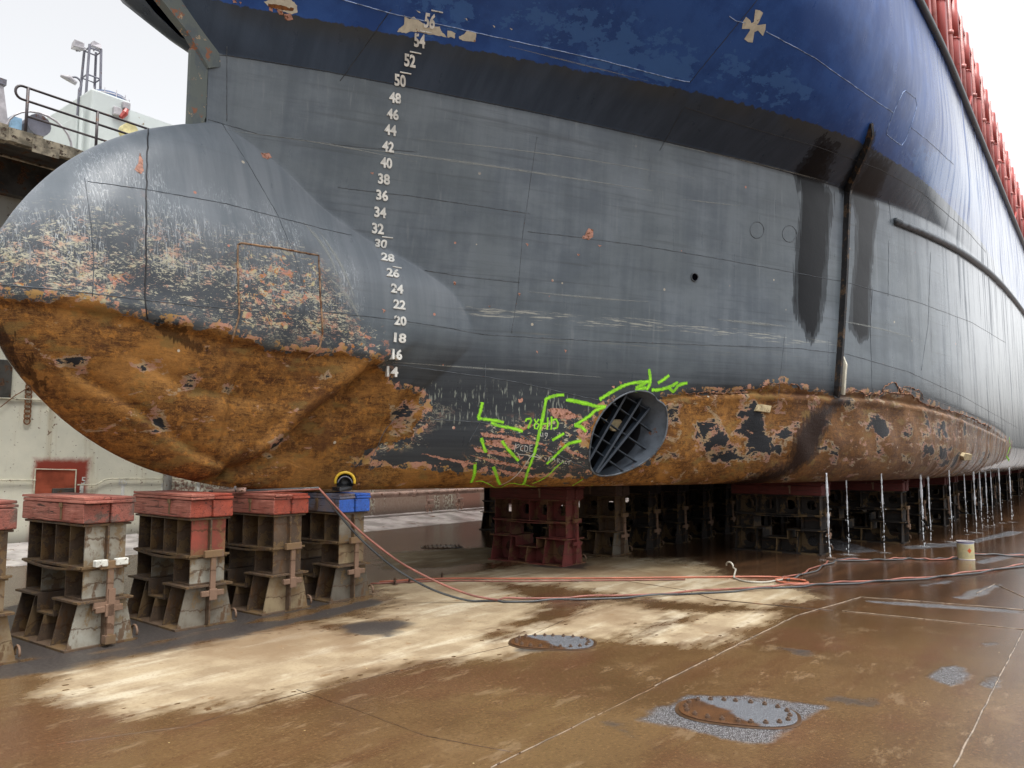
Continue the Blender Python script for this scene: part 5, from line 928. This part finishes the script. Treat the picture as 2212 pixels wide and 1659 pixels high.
# floodlight mast
TY = 18.0; tb = wp(*CC(1040, 680), TY); tt = wp(*CC(1070, 190), TY); tw = .17
tw_ = tag(empty('light_mast', (tb[0], TY, hz1)), 'slim lattice mast with two floodlights behind the deckhouse', 'light mast')
for i, (dx_, dy_) in enumerate(((-1, -1), (1, -1), (1, 1), (-1, 1))):
    mb = MB(); mb.tube([(tb[0] + dx_ * tw * 1.25, TY + dy_ * tw * 1.25, hz0), (tt[0] + dx_ * tw * .75, TY + dy_ * tw * .75, tt[1])], .028, 6); wpart(mb, 'mast_leg', M['towerm'], tw_)
for fz in (.3, .52, .60, .8, .98):
    zz = hz0 + (tt[1] - hz0) * fz; xx = tb[0] + (tt[0] - tb[0]) * fz; hw = tw * (1.25 - .5 * fz); mb = MB(); mb.tube([(xx - hw, TY - hw, zz), (xx + hw, TY - hw, zz), (xx + hw, TY + hw, zz), (xx - hw, TY + hw, zz), (xx - hw, TY - hw, zz)], .02, 5); wpart(mb, 'mast_ring', M['towerm'], tw_)
for px, sg in ((CC(900, 155), -1), (CC(1110, 160), 1)):
    X, Zc = wp(*px, TY - .1); mb = MB(); mb.box((X - .10, TY - .16, Zc - .065), (X + .10, TY + .02, Zc + .065), jit=.02); mb.tube([(X, TY, Zc - .1), (tt[0], TY, tt[1])], .02, 5); wpart(mb, 'floodlight', M['lampm'], tw_, bevel=.01)
# lamp with a swan neck
lp = wp(*CC(890, 730), 17.6); lt = wp(*CC(850, 512), 17.6); lh = wp(*CC(790, 548), 17.6)
lm = tag(empty('street_lamp', (lp[0], 17.6, hz0)), 'small swan-neck lamp beside the lattice mast', 'lamp')
mb = MB(); mb.tube([(lp[0], 17.6, hz0), (lp[0] + .03, 17.6, lt[1] - .25)] + [(lt[0] + .05 + .12 * math.cos(t), 17.6, lt[1] - .14 + .14 * math.sin(t)) for t in np.linspace(0, math.pi * .8, 8)], .022, 6); wpart(mb, 'lamp_pole', M['towerm'], lm, smooth=True)
mb = MB(); mb.tube([(lh[0] - .16, 17.6, lh[1] + .02), (lh[0], 17.6, lh[1] + .03), (lh[0] + .16, 17.6, lh[1] - .03)], [.03, .075, .05], 8); wpart(mb, 'lamp_head', M['lampm'], lm, smooth=True)
# things on the walkway
cp = wp(2, 240, 15.5); fn = tag(empty('funnel_casing', (cp[0], 15.5, 7.42)), 'grey tapering casing at the left edge of the walkway', 'casing')
mb = MB(); mb.prism([(cp[0] - .5, 7.42), (cp[0] + .14, 7.42), (cp[0] - .02, 8.35), (cp[0] - .5, 8.35)], 15.4, 16.2); wpart(mb, 'casing_body', M['lampm'], fn); mb = MB(); mb.box((cp[0] - .5, 15.37, 8.352), (cp[0] + .02, 16.23, 8.46)); wpart(mb, 'casing_cap', M['towerm'], fn)
h0 = wp(75, 285, 15.4); hr = tag(empty('hose_reel', (h0[0], 15.4, 7.42)), 'blue hose reel and coiled hoses beside the handrail end', 'hose reel')
mb = MB(); mb.tube([(h0[0], 15.2, 7.75), (h0[0], 15.6, 7.75)], .2, 16); wpart(mb, 'reel_drum', M['towerm'], hr); mb = MB(); mb.box((h0[0] - .42, 15.3, 7.425), (h0[0] - .25, 15.5, 7.8)); wpart(mb, 'reel_stand', paint('reel_blue', (.22, .36, .5)), hr)  # stand blue lightened: distance haze put into the colour
mb = MB(); mb.tube([(h0[0] + .55 * math.cos(t), 15.15, 7.45 + .5 * math.sin(t)) for t in np.linspace(0, 3, 12)], .02, 6); wpart(mb, 'loop_hose', M['lampm'], hr)
yb = wp(*CC(1480, 1150), 16.2); lb = tag(empty('lifebuoy_box', (yb[0], 16.2, 7.42)), 'pale yellow round cover beside the deckhouse corner', 'buoy cover')
mb = MB(); mb.tube([(yb[0], 16.1, yb[1] - .0), (yb[0], 16.3, yb[1])], .17, 18); wpart(mb, 'cover_disc', paint('pale_yellow', (.62, .55, .28)), lb); mb = MB(); mb.box((yb[0] + .1, 16.15, 7.42), (yb[0] + .35, 16.4, yb[1] + .08)); wpart(mb, 'cover_stand', M['chain'], lb)
# water main with valves along the foot of the wall
p0, p1 = wp(800, 1067, 14.6), wp(1085, 1059, 14.6); pz = (p0[1] + p1[1]) / 2
fm = tag(empty('fire_main_pipe', (p0[0], 14.6, pz)), 'long pale brown pipe with two valves along the foot of the dock wall', 'pipe')
mb = MB(); mb.tube([(9.2, 14.6, pz), (70, 14.6, pz)], .075, 12); 
for k in range(9): mb.tube([(11.2 + k * 3.4, 14.6, pz), (11.25 + k * 3.4, 14.6, pz)], .10, 12)
wpart(mb, 'pipe_run', M['pipe'], fm, smooth=True)
for px in (920, 985):
    X = wp(px, 1075, 14.6)[0]; mb = MB(); mb.tube([(X, 14.55, pz - .05), (X, 14.5, pz - .3)], .045, 8); mb.tube([(X - .12, 14.45, pz - .2), (X + .12, 14.45, pz - .2)], .03, 6); mb.box((X - .13, 14.42, pz - .4), (X + .13, 14.5, pz - .3)); mb.tube([(X - .06, 14.46, pz - .38), (X - .08, 14.46, pz - .5)], .03, 6); mb.tube([(X + .06, 14.46, pz - .38), (X + .08, 14.46, pz - .5)], .03, 6); wpart(mb, 'valve', M['pipe'], fm)
# screen added at the open far end to block light under the hull
mb = MB(); mb.box((62, 2.2, -.2), (63, WY - .01, 1.24)); tag(mb.build('far_light_screen', M['walldark']), 'added dark screen blocking light at the far end under the ship', 'light screen')
# ------------------------------------------------------------------ loose things on the floor
M['hred'] = paint('red_hose_rubber', (.25, .095, .07), .35, .0, var=.3, sc=5); M['hgrey'] = paint('grey_hose_rubber', (.060, .065, .068), .3, var=.3); M['horange'] = paint('orange_hose_rubber', (.40, .125, .07), .35, var=.2); M['hpale'] = paint('pale_hose_rubber', (.42, .40, .34), .4, var=.2)
def fpts(px, z=.014, n=8): return [(float(p[0]), float(p[1]), z) for p in (at_z(*q) for q in smoothpoly(px, n))]
def hose(label, pts, r, mat_, cat='hose', name='hose'):
    mb = MB(); mb.tube(pts, r, 8); return tag(mb.build(name, mat_, smooth=True), label, cat)
top = Vector((5.24 - .06, FY + .30, 1.275))
def lay(px_floor, lead, twist=0.0, ph=0.0):
    f = fpts(px_floor); o = []
    for i, p in enumerate(f): o.append((p[0], p[1] + twist * math.sin(i * .7 + ph), .014 + max(0, twist * .6 * math.cos(i * .7 + ph))))
    return lead + o
def arc(a, b, n=14, sag=.35):
    return [(a[0] + (b[0] - a[0]) * k / n, a[1] + (b[1] - a[1]) * k / n, a[2] + (b[2] - a[2]) * (k / n) - sag * math.sin(math.pi * k / n) * (1 - .35 * k / n)) for k in range(n)]
fa = at_z(1010, 1285); fb_ = at_z(985, 1292)
# both hoses hang from the top of the block with the red timbers down to the floor
def slack(px, d0, d1, z0, z1):
    # points in the hanging run: depth changes evenly from block top to the floor
    o = []
    for i, q in enumerate(px):
        t = i / (len(px) - 1); d = ray(*q); k = (d0 + (d1 - d0) * t); o.append(tuple(EYEV + d * k))
    return o
dep = lambda p: float(np.dot(np.array(p) - EYEV, _F))
st_ = [(4.72, FY + .78, 1.262), (4.95, FY + .55, 1.268), (5.12, FY + .36, 1.275)]
d1 = dep(at_z(1060, 1300)); d0 = dep(st_[-1])
redrun = slack(smoothpoly([(690, 1056), (730, 1100), (780, 1150), (850, 1205), (900, 1235), (960, 1264), (1020, 1286), (1075, 1296)], 4), d0, d1, 0, 0)
greyrun = slack(smoothpoly([(688, 1054), (722, 1098), (770, 1155), (830, 1210), (880, 1245), (940, 1276), (1010, 1297), (1075, 1303)], 4), d0, d1, 0, 0)
mx = lambda L: [(p[0], p[1], max(p[2], .014)) for p in L]
hose('red hose hanging from the red timber block and trailing across the floor', st_ + mx(redrun) + lay([(1090, 1297), (1250, 1293), (1450, 1284), (1650, 1270), (1760, 1264), (1870, 1258), (2000, 1250), (2100, 1238), (2212, 1222)], [], .025), .013, M['hred'])
hose('dark grey hose hanging beside the red hose from the same block', [(p[0] + .03, p[1], p[2] + .02) for p in st_] + mx(greyrun) + lay([(1090, 1303), (1250, 1298), (1450, 1288), (1650, 1275), (1760, 1267), (1870, 1261), (2000, 1252), (2100, 1241), (2212, 1225)], [], .025, 2.5), .013, M['hgrey'])
hose('orange hose ending in a flat coil near the centre of the dry floor', lay([(820, 1259), (950, 1252), (1100, 1252), (1300, 1251), (1500, 1249), (1650, 1248), (1710, 1252), (1745, 1260), (1730, 1263), (1690, 1260), (1675, 1255), (1690, 1252), (1740, 1256)], [], .0), .013, M['horange'])
hose('thin red hose lying along the floor behind the orange one', lay([(800, 1263), (950, 1257), (1100, 1258), (1300, 1256), (1480, 1254)], [], .0), .010, M['hred'])
pe = at_z(1578, 1240); pl = [(float(pe[0]) + .05 * math.cos(t) - .02, float(pe[1]) + .07 * math.cos(t), .12 + .05 * math.sin(t)) for t in np.linspace(-.2, 3.4, 10)]
hose('pale hose with its end curled up off the floor', pl + [(pl[-1][0] + .03, pl[-1][1] - .03, .08)] + lay([(1585, 1250), (1610, 1258), (1650, 1260), (1690, 1254)], [], .0), .012, M['hpale'])
hose('red and black twin hose snaking past the paint can', lay([(1690, 1252), (1740, 1238), (1780, 1220), (1810, 1212), (1900, 1211), (1960, 1208), (2020, 1211), (2070, 1206), (2110, 1199), (2212, 1203)], [], .03), .012, M['hred'])
hose('black hose twisted round the red one by the paint can', lay([(1700, 1254), (1745, 1241), (1785, 1223), (1812, 1214), (1900, 1212), (1960, 1210), (2020, 1210), (2070, 1207), (2110, 1200), (2212, 1204)], [], .03, 3.1), .012, M['hgrey'])
# couplings on top of the block
cpl = tag(empty('hose_coupling', st_[1]), 'two brass hose couplings on the red topped block', 'coupling')
mb = MB(); d_ = (Vector(st_[2]) - Vector(st_[1])).normalized(); o = Vector((0, 0, .03)); mb.tube([o, o + d_ * .10], .028, 10); mb.tube([o - d_ * .25, o - d_ * .02], .02, 8); mb.build('coupling_body', M['pipe'], cpl, smooth=True)
for s_ in (-.10, -.02): mb = MB(); mb.tube([o + d_ * s_ + Vector((0, 0, .02)), o + d_ * s_ + Vector((0, 0, .055))], .014, 6); mb.build('bolt', M['lampm'], cpl)
# hard hat on the blue block
hh = tag(empty('hard_hat', (6.08, FY + .07, 1.272)), 'yellow rimmed black hard hat lying on the blue topped block', 'hard hat')
mb = MB(); dirv = Vector((-.62, -.78, 0)); sd = Vector((-dirv.y, dirv.x, 0)); R_ = .108; rows = []
n1, n2 = 8, 20
for i in range(n1 + 1):
    a = math.pi / 2 * i / n1; rows.append([(sd * (R_ * math.cos(a) * math.cos(t)) + Vector((0, 0, R_ * .95 + R_ * .95 * math.cos(a) * math.sin(t))) - dirv * (R_ * 1.1 * math.sin(a))) for t in np.linspace(0, 2 * math.pi, n2, endpoint=False)])
vs = [v for r_ in rows for v in r_]; fs = [(i * n2 + k, i * n2 + (k + 1) % n2, (i + 1) * n2 + (k + 1) % n2, (i + 1) * n2 + k) for i in range(n1) for k in range(n2)]
mb.add(vs, fs); mb.build('shell', M['black'], hh, smooth=True)
mb = MB(); mb.tube([dirv * .01 + sd * (R_ * 1.04 * math.cos(t)) + Vector((0, 0, R_ * .95 + R_ * 1.0 * math.sin(t))) for t in np.linspace(-.25, math.pi + .25, 22)], .017, 8); mb.build('brim', paint('yellow_plastic', (.62, .40, .03), .35), hh, smooth=True)
mb = MB(); mb.tube([dirv * .03 + sd * (R_ * .8 * math.cos(t)) + Vector((0, 0, R_ * .6 + R_ * .9 * math.sin(t))) for t in np.linspace(.2, math.pi - .2, 12)], .008, 6); mb.build('head_band', M['towerm'], hh, smooth=True)
mb = MB(); mb.box((-.2, -.16, 0.0), (-.02, -.02, .05), jit=.012); mb.build('strap', M['black'], hh, bevel=.01)
# paint can
pc = at_z(2087, 1208); can = tag(empty('paint_can', (float(pc[0]), float(pc[1]), 0)), 'rusty pale paint can with a red diamond on the wet floor', 'can')
rc_, hc_ = .125, .29
g = G('can_label'); u_, v_, w_ = g.sep(); an = g.ma('ARCTAN2', v_, u_); n_ = g.noise(14, d=5); c_ = g.mix(g.ss(n_, .4, .6), (.50, .44, .24), (.40, .36, .22)); c_ = g.mix(g.ss(g.add(w_, g.mul(g.add(n_, -.5), .03)), .24, .25), c_, (.45, .44, .38)); 
dm_ = g.add(g.ma('ABSOLUTE', g.mul(g.add(an, 2.55), .15)), g.ma('ABSOLUTE', g.add(w_, -.15))); c_ = g.mix(g.ss(dm_, 0.045, .04), c_, (.5, .09, .025)); c_ = g.mix(g.ss(w_, .262, .267), c_, (.12, .13, .28)); M['can'] = g.fin(c_, .3)
mb = MB(); mb.tube([(0, 0, .001), (0, 0, hc_)], rc_, 28, caps=False); mb.add([(rc_ * .98 * math.cos(t), rc_ * .98 * math.sin(t), .24) for t in np.linspace(0, 6.283, 28, endpoint=False)], [tuple(range(28))]); mb.build('can_body', M['can'], can, smooth=False)
for zz in (.005, hc_): mb = MB(); mb.tube([(rc_ * math.cos(t), rc_ * math.sin(t), zz) for t in np.linspace(0, 6.2832, 29)], .007, 6); mb.build('rim', M['lampm'], can, smooth=True)
# pad eyes welded to the floor
pads = ['first', 'second', 'third']
for px, lab in (((853, 1263), 'small rusty pad eye in the pair nearest the blue block'), ((885, 1259), 'small rusty pad eye on the right of the pair by the blue block'), ((955, 1250), 'lone small rusty pad eye beyond the pair, on the orange hose')):
    p = at_z(*px); r = tag(empty('pad_eye', (float(p[0]), float(p[1]), 0), .6), lab, 'pad eye', 'pad eyes on the floor'); mb = MB(); mb.ring_plate(0, .045, .05, .045, .018, -.008, .008, 12, axis='y'); mb.build('eye_plate', M['bolt'], r); mb = MB(); mb.box((-.06, -.03, .0), (.06, .03, .006)); mb.build('foot', M['bolt'], r)
for (lab, q) in (('flat rusty clamp plate lying by the twin hoses under the drips', (1795, 1213)),):
    p = at_z(*q); mb = MB(); mb.box((-.2, -.09, 0), (.2, .09, .03), jit=.01); mb.box((-.08, -.05, .03), (.1, .05, .06), jit=.008); o = mb.build('clamp_plate', M['bolt'], bevel=.005); o.location = (float(p[0]), float(p[1]), .001); tag(o, lab, 'clamp')
# water running off the bilge
g = G('falling_water'); n_ = g.noise(16, g.mp((1, 1, .5)), d=4); M['water'] = g.fin(g.mix(n_, (.75, .8, .85), (.95, .97, 1)), .08, trans=.4, ior=1.33, nrm=g.bump(n_, .6, .02))
g = G('splash'); u_ = g.sep(g.uvc()); rr_ = g.ma('POWER', g.ss(u_[0], 1, .0), 1.2); M['splash'] = g.fin((.75, .78, .8), .2, alpha=g.mul(rr_, g.ss(g.noise(60, d=3), .42, .62), .75))
for i, (px, wd) in enumerate([((1815, 1213), .028), ((1856, 1200), .016), ((1933, 1196), .018), ((2017, 1182), .026), ((2032, 1176), .02), ((2078, 1172), .016), ((2108, 1156), .018), ((2128, 1152), .022), ((2140, 1146), .018), ((2152, 1140), .02), ((2163, 1137), .013), ((2180, 1131), .018), ((2203, 1129), .022)]):
    p = at_z(*px) + np.array([0, .16, 0]); h = BV.ray_cast(Vector((p[0], p[1], .05)), Vector((0, 0, 1)))[0]
    if h is None:
        for dy in np.arange(.05, 1.5, .05):
            h = BV.ray_cast(Vector((p[0], p[1] + dy, .05)), Vector((0, 0, 1)))[0]
            if h is not None: p = np.array([p[0], p[1] + dy, 0]); break
    zt_ = h.z if h is not None else 1.3
    if zt_ > 1.6: zt_ = 1.40
    mb = MB(); sw = random.uniform(-.02, .02); cut = random.uniform(.45, .75); ph = random.uniform(0, 6)
    def cen(t): return Vector((p[0] + sw * t * t + .006 * math.sin(9 * t + ph) * t, p[1] + .006 * math.cos(11 * t + ph) * t, zt_ * (1 - t) + .01))
    ts = np.linspace(0, cut, 26); mb.tube([cen(t) for t in ts], [wd * .9 * (1 - .5 * t) * (.8 + .25 * math.sin(17 * t + ph) + random.uniform(-.3, .3)) for t in ts], 7)
    t = cut
    while t < .97:
        l = random.uniform(.03, .10); e = min(1, t + l); ww = wd * random.uniform(.25, .6); mb.tube([cen(q) for q in np.linspace(t, e, 5)], [ww * .25, ww, ww * .9, ww * .6, ww * .15], 6); t = e + random.uniform(-.01, .03)
    o = mb.build('water_stream', M['water'], smooth=True)
    # broken drops beside the stream
    mb = MB()
    for k in range(10):
        t = random.uniform(.35, 1); q = Vector((p[0] + random.uniform(-.05, .05), p[1] + random.uniform(-.05, .05), zt_ * (1 - t) + .02)); s_ = random.uniform(.003, .008); mb.tube([q + Vector((0, 0, s_ * 2)), q, q - Vector((0, 0, s_ * 1.5))], [s_ * .3, s_, s_ * .3], 5)
    tag(o, 'thin stream of water falling from the hull bottom onto the wet floor', 'water stream', 'streams of water falling from the hull')
    d_ = mb.build('drops', M['water'], o, smooth=True); d_['kind'] = 'stuff'
    mb = MB(); R1 = random.uniform(.10, .24); vs = [(p[0], p[1], .004)] + [(p[0] + R1 * math.cos(a) * random.uniform(.7, 1.3), p[1] + R1 * math.sin(a) * random.uniform(.7, 1.3), .006) for a in np.linspace(0, 6.283, 20, endpoint=False)]
    mb.add(vs, [(0, 1 + k, 1 + (k + 1) % 20) for k in range(20)], 0, [(0, 0)] + [(1, 0)] * 20); mb.build('splash', M['splash'], o)

# ------------------------------------------------------------------ daylight
w = bpy.data.worlds.new('World'); SC.world = w; w.use_nodes = True; nt = w.node_tree; nt.nodes.clear()
sky = nt.nodes.new('ShaderNodeTexSky'); sky.sky_type = 'NISHITA'; sky.sun_disc = False; sky.sun_elevation = math.radians(74); sky.sun_rotation = math.radians(190)
sky.air_density = 1.0; sky.dust_density = 4.0; sky.ozone_density = 1.0
hs = nt.nodes.new('ShaderNodeHueSaturation'); hs.inputs['Saturation'].default_value = .10
bg = nt.nodes.new('ShaderNodeBackground'); bg.inputs[1].default_value = .15
wo = nt.nodes.new('ShaderNodeOutputWorld')
nt.links.new(sky.outputs[0], hs.inputs['Color']); nt.links.new(hs.outputs[0], bg.inputs[0]); nt.links.new(bg.outputs[0], wo.inputs[0])
sl = bpy.data.lights.new('sun', 'SUN'); sl.energy = 1.4; sl.angle = math.radians(25); sl.color = (1, .97, .92)
so = bpy.data.objects.new('sun', sl); COL.objects.link(so)
# light travels towards +X and +Y, downwards: soft sun behind and left of the viewer
el, azs = math.radians(74), math.radians(190)
dvec = Vector((math.sin(azs) * math.cos(el), math.cos(azs) * math.cos(el), math.sin(el)))   # towards the sun
so.rotation_euler = dvec.to_track_quat('Z', 'Y').to_euler(); so.location = dvec * 50
SC.view_settings.view_transform = 'Standard'; SC.view_settings.look = 'None'; SC.view_settings.gamma = 1; SC.view_settings.exposure = 1.0
SC.cycles.max_bounces = 8; SC.cycles.diffuse_bounces = 4; SC.cycles.transparent_max_bounces = 24; SC.cycles.use_denoising = True
